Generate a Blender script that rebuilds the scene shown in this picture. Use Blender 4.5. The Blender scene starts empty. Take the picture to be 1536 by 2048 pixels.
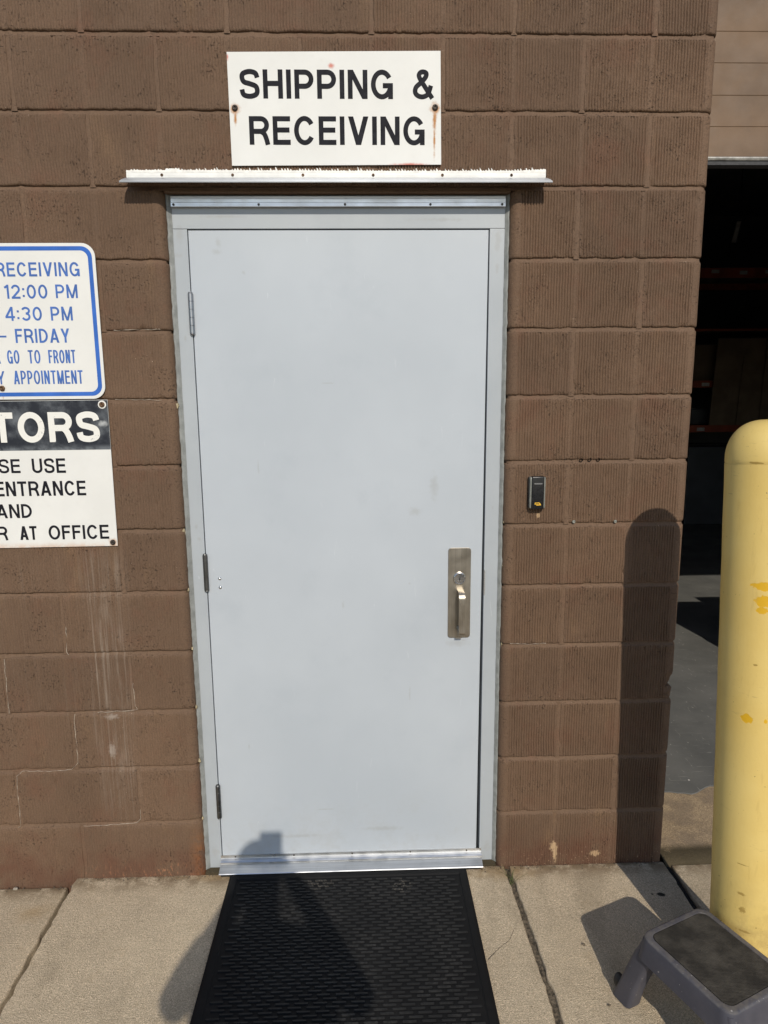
import bpy, bmesh, math, random
import numpy as np
from mathutils import Vector, Matrix
R_ = math.radians
SC = bpy.context.scene
COL = SC.collection

# ------------------------------------------------------------------ camera, sky, sun, exposure
cam_d = bpy.data.cameras.new('camera'); cam = bpy.data.objects.new('camera', cam_d); COL.objects.link(cam)
cam.location = (-0.4468, -2.12636, 1.62957)
cam.rotation_euler = (R_(80.04), R_(0.502), R_(-1.8036))
cam_d.sensor_fit = 'VERTICAL'; cam_d.sensor_height = 36.0; cam_d.lens = 1360 * 36 / 2048
cam_d.clip_start = 0.02; cam_d.clip_end = 3000
SC.camera = cam
SUN_K, SUN_T = 0.155, 0.706          # towards the sun: (K, -1, T)
sd = Vector((SUN_K, -1, SUN_T)).normalized()
world = bpy.data.worlds.new('World'); SC.world = world; world.use_nodes = True
wn = world.node_tree; sky = wn.nodes.new('ShaderNodeTexSky'); sky.sky_type = 'NISHITA'; sky.sun_disc = False
sky.sun_elevation = math.asin(sd.z); sky.sun_rotation = math.atan2(sd.x, sd.y)
sky.air_density = 1.0; sky.dust_density = 0.5
wn.links.new(sky.outputs[0], wn.nodes['Background'].inputs[0]); wn.nodes['Background'].inputs[1].default_value = 0.115
sl = bpy.data.lights.new('sun', 'SUN'); sun = bpy.data.objects.new('sun', sl); COL.objects.link(sun)
sl.energy = 3.2; sl.angle = R_(0.5); sl.color = (1.0, 0.925, 0.81)
sun.rotation_euler = sd.to_track_quat('Z', 'Y').to_euler(); sun.location = (2, -8, 8)
SC.view_settings.view_transform = 'Standard'; SC.view_settings.look = 'None'
SC.view_settings.exposure = 0.0; SC.view_settings.gamma = 1.0; SC.view_settings.use_curve_mapping = False

# ------------------------------------------------------------------ node helpers
def lin(r, g, b):
    f = lambda c: (c/255/12.92) if c/255 <= 0.04045 else ((c/255+0.055)/1.055)**2.4
    return (f(r), f(g), f(b), 1.0)
def al(r, g, b): return (r, g, b, 1.0)

class NT:
    def __init__(s, name):
        s.m = bpy.data.materials.new(name); s.m.use_nodes = True
        s.t = s.m.node_tree; s.b = s.t.nodes['Principled BSDF']
        s.pos = s.n('ShaderNodeNewGeometry').outputs['Position']
    def n(s, typ, props=None, ins=None):
        nd = s.t.nodes.new(typ)
        for k, v in (props or {}).items(): setattr(nd, k, v)
        for k, v in (ins or {}).items(): s.put(nd.inputs[k], v)
        return nd
    def put(s, sock, v):
        if isinstance(v, bpy.types.NodeSocket): s.t.links.new(v, sock)
        else: sock.default_value = v
    def set(s, **kw):
        names = dict(col='Base Color', rough='Roughness', metal='Metallic', nrm='Normal', spec='Specular IOR Level', coat='Coat Weight', coatr='Coat Roughness', ior='IOR')
        for k, v in kw.items(): s.put(s.b.inputs[names[k]], v)
        return s
    def noise(s, scale, detail=3.0, rough=0.55, vec=None, dist=0.0):
        return s.n('ShaderNodeTexNoise', None, {'Vector': vec or s.pos, 'Scale': scale, 'Detail': detail, 'Roughness': rough, 'Distortion': dist}).outputs[0]
    def voro(s, scale, feature='F1', vec=None, out='Distance', rnd=1.0):
        return s.n('ShaderNodeTexVoronoi', {'feature': feature}, {'Vector': vec or s.pos, 'Scale': scale, 'Randomness': rnd}).outputs[out]
    def scl(s, v, vec=None):
        return s.n('ShaderNodeVectorMath', {'operation': 'MULTIPLY'}, {0: vec or s.pos, 1: v}).outputs[0]
    def math(s, op, a, b=0.0, c=None):
        nd = s.n('ShaderNodeMath', {'operation': op}, {0: a, 1: b})
        if c is not None: s.put(nd.inputs[2], c)
        return nd.outputs[0]
    def mix(s, f, a, b, mode='MIX'):
        nd = s.n('ShaderNodeMix', {'data_type': 'RGBA', 'blend_type': mode})
        s.put(nd.inputs[0], f); s.put(nd.inputs[6], a); s.put(nd.inputs[7], b); return nd.outputs[2]
    def rng(s, v, a, b, lo=0.0, hi=1.0):
        return s.n('ShaderNodeMapRange', {'interpolation_type': 'SMOOTHSTEP'}, {0: v, 1: a, 2: b, 3: lo, 4: hi}).outputs[0]
    def bump(s, h, strength=0.5, dist=0.002, nrm=None):
        i = {'Height': h, 'Strength': strength, 'Distance': dist}
        if nrm is not None: i['Normal'] = nrm
        return s.n('ShaderNodeBump', None, i).outputs[0]
    def xyz(s):
        nd = s.n('ShaderNodeSeparateXYZ', None, {0: s.pos}); return nd.outputs
    def spots(s, lst, nscale=60, namp=0.7, soft=0.25):
        """soft-edged marks with a ragged outline: (x, y, z, rx, ry, rz)"""
        tot = None; nz = s.math('MULTIPLY', s.math('SUBTRACT', s.noise(nscale, 4, 0.6), 0.5), namp*2)
        for x, y, z, a, b, c in lst:
            d = s.n('ShaderNodeVectorMath', {'operation': 'SUBTRACT'}, {0: s.pos, 1: (x, y, z)}).outputs[0]
            d = s.scl((1/a, 1/b, 1/c), d)
            L = s.n('ShaderNodeVectorMath', {'operation': 'LENGTH'}, {0: d}).outputs['Value']
            v = s.rng(s.math('ADD', L, nz), 1.0, 1.0-soft)
            tot = v if tot is None else s.math('MAXIMUM', tot, v)
        return tot

M = {}
def simple(name, col, rough=0.6, metal=0.0, var=0.12, nscale=30, bump=0.0, bscale=200, spec=0.5):
    t = NT(name); nz = t.noise(nscale, 4, 0.6)
    c2 = tuple(max(0, c*(1-var*2)) for c in col[:3]) + (1,); c1 = tuple(min(1, c*(1+var)) for c in col[:3]) + (1,)
    t.set(col=t.mix(t.rng(nz, 0.3, 0.7), c2, c1), rough=t.rng(t.noise(nscale*2.3, 3), 0.2, 0.8, max(0.03, rough-0.08), min(1, rough+0.08)), metal=metal, spec=spec)
    if bump: t.set(nrm=t.bump(t.noise(bscale, 4, 0.6), bump, 0.001))
    M[name] = t.m; return t

def block_paint(name, tint, smooth=False):
    t = NT(name)
    rand = t.n('ShaderNodeObjectInfo').outputs['Random']
    base = t.mix(t.rng(t.noise(2.3, 4, 0.6), 0.3, 0.7), al(*[c*0.86 for c in tint]), al(*[c*1.12 for c in tint]))
    base = t.mix(t.math('MULTIPLY', rand, 0.55), base, al(tint[0]*0.74, tint[1]*0.74, tint[2]*0.76))
    base = t.mix(t.math('MULTIPLY', t.rng(t.noise(5.5, 5, 0.68), 0.50, 0.70), 0.40), base, al(0.165, 0.072, 0.042))        # reddish thin coats
    base = t.mix(t.math('MULTIPLY', t.rng(t.noise(9, 3, 0.6, t.scl((1, 1, .35))), 0.58, 0.8), 0.45), base, al(0.26, 0.16, 0.085))  # ochre
    base = t.mix(t.math('MULTIPLY', t.rng(t.noise(230, 4, 0.8), 0.40, 0.66), 0.66), base, al(tint[0]*0.50, tint[1]*0.50, tint[2]*0.50))
    pit = t.rng(t.noise(150, 2, 0.55), 0.40, 0.30)
    pitm = t.math('MULTIPLY', pit, t.rng(t.noise(9, 2), 0.45, 0.65))
    base = t.mix(t.math('MULTIPLY', pitm, 0.50), base, al(0.035, 0.024, 0.018))
    # pale run-off stains under the lower sign
    X, Y, Z = t.xyz()
    nz = t.noise(1.0, 3, 0.6, t.scl((160, 1, 2.2)))
    nz2 = t.noise(1.0, 4, 0.7, t.scl((34, 1, 6)))
    band = t.math('MULTIPLY', t.rng(X, -1.37, -1.305), t.rng(X, -1.195, -1.25))
    fall = t.math('MULTIPLY', t.rng(Z, 0.12, 0.50), t.rng(Z, 1.18, 1.10))
    st = t.math('MULTIPLY', t.math('MULTIPLY', band, fall), t.math('ADD', t.rng(nz, 0.45, 0.8), t.math('MULTIPLY', t.rng(nz2, 0.45, 0.75), 0.5)))
    wide = t.math('MULTIPLY', t.math('MULTIPLY', t.rng(X, -1.95, -1.5), t.rng(X, -1.15, -1.28)), t.math('MULTIPLY', t.rng(Z, 0.2, 0.9), t.rng(Z, 1.17, 1.05)))
    st = t.math('ADD', st, t.math('MULTIPLY', t.math('MULTIPLY', wide, t.rng(nz, 0.5, 0.85)), 0.35))
    base = t.mix(t.math('MULTIPLY', st, 0.50), base, al(0.36, 0.30, 0.24))
    sp = t.spots([(-1.298, 0, .461, .016, .1, .035), (-1.29, 0, .58, .03, .1, .012)], 90, 0.9, 0.8)
    base = t.mix(t.math('MULTIPLY', sp, 0.5), base, al(0.42, 0.37, 0.32))
    # bare block and rust at the foot of the wall
    foot = t.rng(Z, 0.075, -0.02)
    bare = t.math('MULTIPLY', foot, t.rng(t.noise(120, 4, 0.7, t.scl((1, 1, .45))), 0.53, 0.66))
    lf = t.math('MULTIPLY', t.rng(X, -1.5, -1.30), t.rng(X, -0.95, -1.0))
    base = t.mix(t.math('MULTIPLY', t.math('MULTIPLY', bare, lf), 0.9), base, al(0.42, 0.19, 0.10))
    rg = t.math('MULTIPLY', t.math('MULTIPLY', t.rng(X, -1.075, -1.025), t.rng(Z, 0.20, 0.02)), lf)
    base = t.mix(t.math('MULTIPLY', rg, t.rng(t.noise(40, 4, .7), .35, .6)), base, al(0.26, 0.10, 0.03))
    base = t.mix(t.math('MULTIPLY', t.math('MULTIPLY', t.rng(Z, 0.13, 0.03), t.rng(t.noise(11, 3), .3, .6)), 0.55), base, al(0.115, 0.05, 0.03))
    chips = t.spots([(.201, 0, .055, .016, .1, .022), (.208, 0, .03, .008, .1, .04), (.35, 0, .026, .022, .1, .014), (.11, 0, 1.238, .008, .1, .010)], 110, 1.0, 0.5)
    base = t.mix(chips, base, al(0.42, 0.29, 0.17))
    spk = t.math('MULTIPLY', t.math('MULTIPLY', t.rng(Z, .08, .0), t.rng(X, -.05, .05)), t.rng(t.noise(170, 2, .6), .63, .7))
    base = t.mix(spk, base, al(0.40, 0.27, 0.18))
    # a few stray flecks of pale paint
    fl = t.math('MULTIPLY', t.rng(t.noise(230, 1, .5), .735, .78), t.rng(t.noise(4.3, 2), .55, .65))
    base = t.mix(fl, base, al(0.5, 0.36, 0.26))
    h = t.math('ADD', t.math('MULTIPLY', t.noise(330, 3, 0.7), 0.55 if not smooth else .25), t.math('MULTIPLY', t.noise(95, 3, 0.6), 0.6))
    h = t.math('SUBTRACT', h, t.math('MULTIPLY', pitm, 1.6))
    t.set(col=base, rough=0.78, spec=0.35, nrm=t.bump(h, 0.85 if not smooth else .45, 0.0032))
    M[name] = t.m
block_paint('block_paint', (0.168, 0.103, 0.063))
block_paint('mortar_paint', (0.174, 0.107, 0.0655), True)

def concrete(name, tint, scale=1.0, dark=0.5):
    t = NT(name)
    v = t.voro(560*scale, out='Color'); sv = t.n('ShaderNodeSeparateColor', None, {0: v}).outputs
    c = t.mix(t.rng(t.noise(3.2, 5, 0.65), 0.3, 0.72), al(*[x*0.80 for x in tint]), al(*[x*1.10 for x in tint]))
    c = t.mix(t.math('MULTIPLY', t.rng(t.noise(2.6, 5, .7), .48, .68), .5), c, al(tint[0]*.74, tint[1]*.74, tint[2]*.76))
    c = t.mix(t.math('MULTIPLY', sv[0], 0.62), c, al(tint[0]*0.52, tint[1]*0.50, tint[2]*0.46))
    g1 = t.noise(200*scale, 5, .85)
    c = t.mix(t.math('MULTIPLY', t.rng(g1, .50, .64), .72), c, al(tint[0]*.40, tint[1]*.385, tint[2]*.36))
    c = t.mix(t.math('MULTIPLY', t.rng(g1, .46, .36), .62), c, al(min(1, tint[0]*1.4), min(1, tint[1]*1.38), min(1, tint[2]*1.38)))
    c = t.mix(t.math('MULTIPLY', t.rng(sv[1], 0.72, 0.95), 0.55), c, al(min(1, tint[0]*1.5), min(1, tint[1]*1.46), min(1, tint[2]*1.45)))
    c = t.mix(t.math('MULTIPLY', t.rng(t.noise(120*scale, 3, .7), .60, .70), dark*1.2), c, al(tint[0]*.35, tint[1]*.33, tint[2]*.30))
    c = t.mix(t.math('MULTIPLY', t.rng(t.noise(21, 5, .7), .55, .75), .35), c, al(tint[0]*.72, tint[1]*.66, tint[2]*.58))
    return t, c
# sidewalk: exposed fine aggregate, rust by the door foot, an oil spot
t, c = concrete('sidewalk_concrete', (0.65, 0.535, 0.38))
c = t.mix(t.math('MULTIPLY', t.rng(t.noise(1, 5, .7, t.scl((5, 2.2, 1))), .50, .66), .34), c, al(.27, .215, .145))
X, Y, Z = t.xyz()
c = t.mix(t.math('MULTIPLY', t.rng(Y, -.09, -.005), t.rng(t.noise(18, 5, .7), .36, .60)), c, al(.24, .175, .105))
rust = t.math('MULTIPLY', t.spots([(.03, -.03, -.015, .16, .055, .1), (-.98, -.005, -.015, .16, .03, .1), (-1.55, -.12, -.04, .10, .05, .1), (-1.63, -.5, -.04, .06, .2, .1)], 14, 0.7, 0.9), 0.55)
c = t.mix(rust, c, al(0.40, 0.27, 0.13))
c = t.mix(t.spots([(.518, -.157, -.015, .017, .011, .1), (.49, -.155, -.015, .005, .004, .1)], 90, .35, .4), c, al(0.03, 0.026, 0.02))
h = t.math('ADD', t.voro(430), t.math('MULTIPLY', t.noise(60, 4, .6), .8))
brush = t.noise(1.0, 3, .6, t.scl((6, 190, 6)))
h = t.math('ADD', h, t.math('MULTIPLY', brush, .55))
t.set(col=c, rough=0.86, spec=0.3, nrm=t.bump(h, 0.75, 0.0032)); M['sidewalk_concrete'] = t.m
t, c = concrete('apron_concrete', (0.44, 0.33, 0.21), .8)
c = t.mix(t.math('MULTIPLY', t.rng(t.noise(7, 5, .65), .46, .6), .55), c, al(.21, .16, .115))
X, Y, Z = t.xyz()
moss = t.math('MULTIPLY', t.rng(Y, .095, .05), t.rng(t.noise(24, 4, .65), .2, .42))
c = t.mix(t.math('MULTIPLY', moss, .9), c, al(.045, .036, .018))
t.set(col=c, rough=.88, spec=.3, nrm=t.bump(t.math('ADD', t.voro(380), t.noise(70, 4, .6)), .6, .003)); M['apron_concrete'] = t.m
# sealed warehouse floor
t = NT('sealed_floor')
c = t.mix(t.rng(t.noise(2.5, 5, .6), .3, .7), al(.115, .115, .108), al(.165, .162, .150))
scr = t.rng(t.noise(1, 2, .5, t.scl((9, 120, 1)), 1.6), .67, .75)
scr2 = t.rng(t.noise(1, 2, .5, t.scl((90, 14, 1)), 1.2), .68, .76)
c = t.mix(t.math('MULTIPLY', t.math('MAXIMUM', scr, scr2), .6), c, al(.42, .40, .36))
c = t.mix(t.rng(t.noise(55, 2, .5), .735, .77), c, al(.6, .57, .52))
t.set(col=c, rough=t.rng(t.noise(6, 4), .2, .8, .32, .52), spec=.45, nrm=t.bump(t.noise(90, 3), .12, .001)); M['sealed_floor'] = t.m
# asphalt lot
t, c = concrete('asphalt', (0.055, 0.054, 0.052), .5, .5)
t.set(col=c, rough=.9, nrm=t.bump(t.voro(160), .6, .004)); M['asphalt'] = t.m
simple('soil', al(.14, .112, .078), .95, var=.4, nscale=80, bump=.9, bscale=260)
# door paint, light grey with handling marks
def metal_paint(name, a, b, marks, rough):
    t = NT(name)
    c = t.mix(t.rng(t.noise(1.6, 4, .6), .3, .7), a, b)
    c = t.mix(t.math('MULTIPLY', t.rng(t.noise(5, 5, .7), .5, .75), .22), c, al(a[0]*.82, a[1]*.84, a[2]*.86))
    sc = t.rng(t.noise(1, 2, .5, t.scl((90, 1, 10)), 1.0), .73, .79)
    c = t.mix(t.math('MULTIPLY', sc, .25), c, al(.7, .72, .74))
    if marks:
        c = t.mix(t.math('MULTIPLY', t.spots(marks, 55, .8, .9), .30), c, al(.30, .29, .27))
        X, Y, Z = t.xyz()
        low = t.math('MULTIPLY', t.rng(Z, .35, .02), t.rng(t.noise(13, 5, .7), .45, .7))
        c = t.mix(t.math('MULTIPLY', low, .18), c, al(.32, .29, .24))
    t.set(col=c, rough=t.rng(t.noise(4, 4, .6), .25, .75, rough-.06, rough+.1), spec=.5, nrm=t.bump(t.math('ADD', t.noise(2.2, 2, .4), t.math('MULTIPLY', t.noise(280, 2, .5), .02)), .10, .006))
    M[name] = t.m
metal_paint('door_paint', al(.430, .467, .505), al(.470, .507, .545), [(-.872, .036, 2.075, .012, .1, .022), (-.88, .036, 2.05, .02, .1, .012), (-.80, .036, 1.99, .008, .1, .008), (-.22, .036, 1.33, .02, .1, .06), (-.28, .036, 1.25, .03, .1, .02), (-.12, .036, .81, .02, .1, .01), (-.52, .036, .94, .006, .1, .02), (-.30, .036, 1.01, .006, .1, .006), (-.60, .036, .20, .05, .1, .004), (-.85, .036, .44, .004, .1, .02), (-.14, .036, .80, .05, .1, .015), (-.30, .036, .62, .004, .1, .05), (-.70, .036, .10, .12, .1, .01), (-.40, .036, .12, .1, .1, .012), (-.78, .036, 1.40, .004, .1, .03), (-.55, .036, 1.66, .03, .1, .003)], .42)
metal_paint('frame_paint', al(.36, .39, .415), al(.42, .45, .475), [(-.985, .033, 1.21, .006, .1, .012), (-.978, .033, 1.17, .008, .1, .010), (-.985, .033, 1.80, .006, .1, .014), (-.03, .033, 1.26, .005, .1, .01), (-.99, .033, 2.04, .02, .1, .01), (-.985, .033, 2.10, .016, .1, .035), (-.03, .033, 2.08, .014, .1, .05), (-.03, .033, 2.00, .008, .1, .02), (-.85, .033, 2.15, .10, .1, .006), (-.2, .033, 2.14, .12, .1, .008), (-.985, .033, .05, .02, .1, .03), (-.03, .033, .04, .02, .1, .03)], .36)  # marks near the head paint in a dark reflected gradient; the rest are scuffs
def brushed(name, col, rough, horiz=True):
    t = NT(name); nz = t.noise(1, 3, .6, t.scl((3, 60, 400) if horiz else (400, 60, 3)))
    c = t.mix(t.rng(nz, .3, .7), al(*[x*.86 for x in col]), al(*[min(1, x*1.08) for x in col]))
    c = t.mix(t.math('MULTIPLY', t.rng(t.noise(18, 4, .7), .5, .72), .25), c, al(*[x*.6 for x in col]))
    t.set(col=c, rough=t.rng(t.noise(25, 3), .2, .8, rough-.07, rough+.1), metal=1.0, nrm=t.bump(nz, .08, .0005)); M[name] = t.m
brushed('aluminium', (.72, .73, .74), .34)
brushed('satin_nickel', (.44, .405, .35), .36, False)
brushed('polished_steel', (.70, .70, .70), .16)
brushed('hinge_steel', (.40, .41, .43), .36, False)
brushed('dull_hinge_steel', (.17, .17, .165), .40, False)
simple('gap_shade_black', al(.012, .012, .012), .8)  # near-black colour puts recess shade onto the door stops and drilled holes
simple('keyhole_black', al(.01, .01, .01), .5)
simple('white_flange', al(.78, .77, .73), .45, var=.05, nscale=14)
simple('lip_white', al(.70, .72, .74), .35, var=.04, nscale=14)
simple('white_caulk', al(.80, .78, .72), .6, var=.06, nscale=60, bump=.5, bscale=160)
simple('grey_caulk', al(.245, .255, .245), .6, var=.12, nscale=30, bump=.5, bscale=120)
simple('old_foam', al(.48, .40, .25), .8, var=.25, nscale=70, bump=.9, bscale=150)
simple('rusty_screw', al(.15, .085, .045), .7, .3, var=.4, nscale=180, bump=.4)
simple('dark_screw', al(.07, .055, .045), .55, .4, var=.4, nscale=180)
simple('strip_screw', al(.16, .15, .14), .4, .8, var=.3, nscale=180)
def sign_face(name, rusts, edge):
    t = NT(name); c = t.mix(t.rng(t.noise(5, 4, .6), .3, .7), al(.70, .695, .66), al(.75, .745, .71))
    c = t.mix(t.math('MULTIPLY', t.rng(t.noise(26, 5, .7), .55, .8), .14), c, al(.55, .51, .44))
    if rusts:
        for lst, col, k in rusts: c = t.mix(t.math('MULTIPLY', t.spots(lst, 70, .55, .9), k), c, col)
    if edge:
        Z = t.xyz()[2]
        e = t.math('MULTIPLY', t.rng(Z, edge[1], edge[0]), t.rng(t.noise(22, 4, .7), .30, .62))
        c = t.mix(t.math('MULTIPLY', e, .6), c, al(.55, .27, .12))
    t.set(col=c, rough=.55, spec=.25, nrm=t.bump(t.noise(3, 2, .4), .06, .01)); M[name] = t.m
RU = al(.42, .17, .03)
sign_face('shipping_face', [([(-.798, 0, 2.43, .018, .1, .020), (-.798, 0, 2.405, .006, .1, .025), (-.226, 0, 2.433, .020, .1, .022), (-.227, 0, 2.40, .008, .1, .055), (-.228, 0, 2.35, .005, .1, .06)], RU, .95),
    ([(-.522, 0, 2.543, .012, .1, .010), (-.813, 0, 2.565, .004, .1, .012), (-.30, 0, 2.282, .07, .1, .007)], al(.58, .22, .17), 1.0)], None)
sign_face('hours_face', [([(-1.532, 0, 1.652, .013, .1, .013), (-1.532, 0, 1.63, .004, .1, .015)], RU, .5)], None)
sign_face('visitors_face', [([(-1.239, 0, 1.172, .018, .1, .018)], RU, .9)], (1.155, 1.180))
t = NT('faded_black'); k = t.rng(t.noise(11, 5, .65), .42, .72)
X, Y, Z = t.xyz()
ed = t.rng(Z, 1.485, 1.462)
c = t.mix(t.math('MAXIMUM', t.math('MULTIPLY', k, .75), t.math('MULTIPLY', ed, t.rng(t.noise(30, 4), .3, .6))), al(.022, .025, .033), al(.17, .185, .20))
c = t.mix(t.spots([(-1.24, 0, 1.545, .018, .1, .013)], 60, .8, .9), c, al(.42, .43, .43))
t.set(col=c, rough=.6, spec=.2); M['faded_black'] = t.m
simple('letter_black', al(.014, .014, .019), .62, var=.15, nscale=40, spec=.12)
simple('letter_blue', al(.075, .165, .46), .6, var=.10, nscale=26, spec=.15)
simple('border_blue', al(.045, .145, .50), .6, var=.08, nscale=12, spec=.15)
t = NT('letter_cream'); k = t.rng(t.noise(85, 4, .7), .62, .70)
t.set(col=t.mix(t.math('MULTIPLY', k, t.rng(t.noise(9, 2), .45, .55)), al(.78, .765, .71), al(.26, .27, .28)), rough=.5); M['letter_cream'] = t.m
# rubber
t = NT('mat_rubber')
c = t.mix(t.rng(t.noise(6, 5, .7), .45, .75), al(.0055, .0055, .006), al(.012, .0115, .0115))
c = t.mix(t.math('MULTIPLY', t.rng(t.noise(240, 2, .5), .75, .80), t.rng(t.noise(7, 2), .5, .6)), c, al(.26, .23, .18))
t.set(col=c, rough=.72, spec=.22, nrm=t.bump(t.noise(180, 3), .2, .001)); M['mat_rubber'] = t.m
t = NT('mat_tread')
d = t.math('MULTIPLY', t.rng(t.noise(5.5, 4, .6), .42, .62), t.rng(t.noise(120, 3, .6), .35, .65))
dust = t.spots([(-.61, -.06, -.01, .07, .045, .1), (-.34, -.09, -.01, .05, .04, .1)], 60, .8, .9)
c = t.mix(t.math('MULTIPLY', d, .8), al(.010, .010, .0105), al(.030, .029, .028))
c = t.mix(t.math('MULTIPLY', dust, t.rng(t.noise(160, 3), .45, .65)), c, al(.11, .098, .08))
t.set(col=c, rough=.58, spec=.3); M['mat_tread'] = t.m
# bollard sleeve: sun-bleached yellow film peeling to stronger yellow
t = NT('bollard_yellow')
c = t.mix(t.rng(t.noise(3.5, 4, .6), .3, .7), al(.66, .470, .142), al(.71, .535, .188))
c = t.mix(t.math('MULTIPLY', t.rng(t.noise(14, 4, .7, t.scl((1, 1, .3))), .5, .75), .3), c, al(.66, .50, .20))
peel = t.spots([(.528, -.553, 1.152, .03, .03, .0125), (.532, -.558, 1.115, .030, .03, .016), (.528, -.553, 1.092, .018, .02, .009), (.520, -.542, .805, .012, .02, .0115), (.556, -.56, .805, .004, .02, .006)], 75, .75, .12)
c = t.mix(peel, c, al(.66, .38, .018))
drt = t.spots([(.500, -.515, 1.455, .016, .03, .0035), (.480, -.470, 1.397, .006, .02, .007), (.527, -.545, .95, .005, .02, .003), (.535, -.57, .315, .01, .03, .006), (.54, -.575, .27, .008, .03, .011), (.53, -.568, .40, .02, .03, .002), (.545, -.575, .21, .02, .03, .004)], 120, .7, .4)
c = t.mix(t.math('MULTIPLY', drt, .8), c, al(.30, .19, .04))
Z = t.xyz()[2]
c = t.mix(t.math('MULTIPLY', t.rng(t.noise(1, 4, .7, t.scl((40, 40, 7))), .56, .70), .30), c, al(.50, .34, .10))
scf = t.math('MULTIPLY', t.rng(t.noise(1, 3, .6, t.scl((22, 22, 170)), .8), .66, .74), t.rng(t.noise(5, 2), .45, .6))
c = t.mix(t.math('MULTIPLY', scf, .55), c, al(.36, .25, .09))
c = t.mix(t.math('MULTIPLY', t.rng(Z, .42, .0), t.rng(t.noise(16, 5, .7), .38, .66)), c, al(.42, .29, .10))
c = t.mix(t.rng(t.noise(120, 2, .5), .735, .765), c, al(.30, .20, .06))
t.set(col=c, rough=.52, spec=.35, nrm=t.bump(t.math('SUBTRACT', t.noise(140, 3, .6), t.math('MULTIPLY', peel, .8)), .22, .0015)); M['bollard_yellow'] = t.m
# stool
t = NT('stool_plastic')
c = t.mix(t.rng(t.noise(8, 5, .7), .35, .7), al(.058, .058, .074), al(.082, .080, .097))
Z = t.xyz()[2]
c = t.mix(t.math('MULTIPLY', t.math('MULTIPLY', t.rng(Z, .218, .2235), t.rng(t.noise(45, 4, .7), .25, .7)), .8), c, al(.15, .138, .125))
c = t.mix(t.rng(t.noise(130, 2, .5), .72, .76), c, al(.34, .32, .31))
t.set(col=c, rough=.45, spec=.4, nrm=t.bump(t.noise(260, 3), .12, .001)); M['stool_plastic'] = t.m
t = NT('stool_pad')
c = t.mix(t.rng(t.noise(13, 6, .62), .35, .72), al(.030, .027, .023), al(.078, .070, .058))
vor = t.voro(260, rnd=.15)
t.set(col=c, rough=.9, spec=.2, nrm=t.bump(t.math('ADD', vor, t.noise(90, 3)), .8, .0025)); M['stool_pad'] = t.m
simple('black_rubber', al(.012, .012, .014), .6)
simple('reader_black', al(.010, .0105, .012), .30, var=.1, nscale=50)
simple('reader_silver', al(.26, .265, .235), .4, .25, var=.1, nscale=40)
simple('led_grey', al(.20, .20, .20), .3)
simple('logo_yellow', al(.72, .42, .03), .5)
simple('panel_brown', al(.160, .098, .054), .6, var=.10, nscale=6, bump=.3, bscale=90)
simple('seal_metal', al(.55, .53, .48), .4, .6, var=.3, nscale=20)
simple('interior_wall', al(.16, .16, .16), .9, var=.1, nscale=2)
simple('rack_orange', al(.26, .050, .020), .5, var=.15, nscale=6)
simple('rack_blue', al(.03, .035, .045), .5)
simple('shelf_board', al(.12, .10, .08), .8, var=.25, nscale=9)
simple('cardboard', al(.13, .092, .060), .85, var=.12, nscale=5)
simple('grey_bin', al(.060, .064, .070), .5, var=.1, nscale=4)
simple('label_white', al(.36, .35, .33), .5)
simple('joint_fibre', al(.012, .011, .010), .95, var=.5, nscale=120, bump=.9)
simple('crack_pale', al(.46, .39, .31), .8, var=.2, nscale=90)
simple('crack_dark', al(.06, .048, .035), .95)
simple('weed_green', al(.10, .12, .035), .6, var=.35, nscale=200)
simple('grit', al(.15, .12, .085), .9, var=.4, nscale=300)
simple('pebble', al(.40, .35, .28), .85, var=.3, nscale=140)
simple('cloth_dark', al(.05, .06, .09), .9)
simple('skin', al(.40, .25, .18), .55)
simple('hair', al(.04, .028, .02), .7)
simple('phone_black', al(.02, .02, .022), .25)

# ------------------------------------------------------------------ object helpers
def tag(o, label=None, cat=None, group=None, kind=None):
    if label: o['label'] = label
    if cat: o['category'] = cat
    if group: o['group'] = group
    if kind: o['kind'] = kind
    return o
def empty(name, loc=(0, 0, 0), label=None, cat=None, group=None):
    o = bpy.data.objects.new(name, None); COL.objects.link(o); o.location = loc; o.empty_display_size = .1
    return tag(o, label, cat, group)
def link(name, me, mat, parent=None, smooth=False):
    o = bpy.data.objects.new(name, me); COL.objects.link(o)
    if mat and not me.materials: me.materials.append(M[mat])
    if smooth: me.polygons.foreach_set('use_smooth', [True]*len(me.polygons))
    if parent:
        o.parent = parent; o.matrix_parent_inverse = Matrix.Translation(-world_loc(parent))
    return o
def world_loc(o):
    v = Vector((0, 0, 0))
    while o is not None:
        v += o.location + (o.matrix_parent_inverse.translation if o.parent else Vector((0, 0, 0))); o = o.parent
    return v
def from_bm(name, bm, mat, parent=None, smooth=False):
    bmesh.ops.recalc_face_normals(bm, faces=bm.faces)
    me = bpy.data.meshes.new(name); bm.to_mesh(me); bm.free(); return link(name, me, mat, parent, smooth)
def pydata(name, v, f, mat, parent=None, smooth=False, recalc=True):
    me = bpy.data.meshes.new(name); me.from_pydata(v, [], f); me.update()
    if recalc:
        bm = bmesh.new(); bm.from_mesh(me); bmesh.ops.recalc_face_normals(bm, faces=bm.faces); bm.to_mesh(me); bm.free()
    return link(name, me, mat, parent, smooth)
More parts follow.
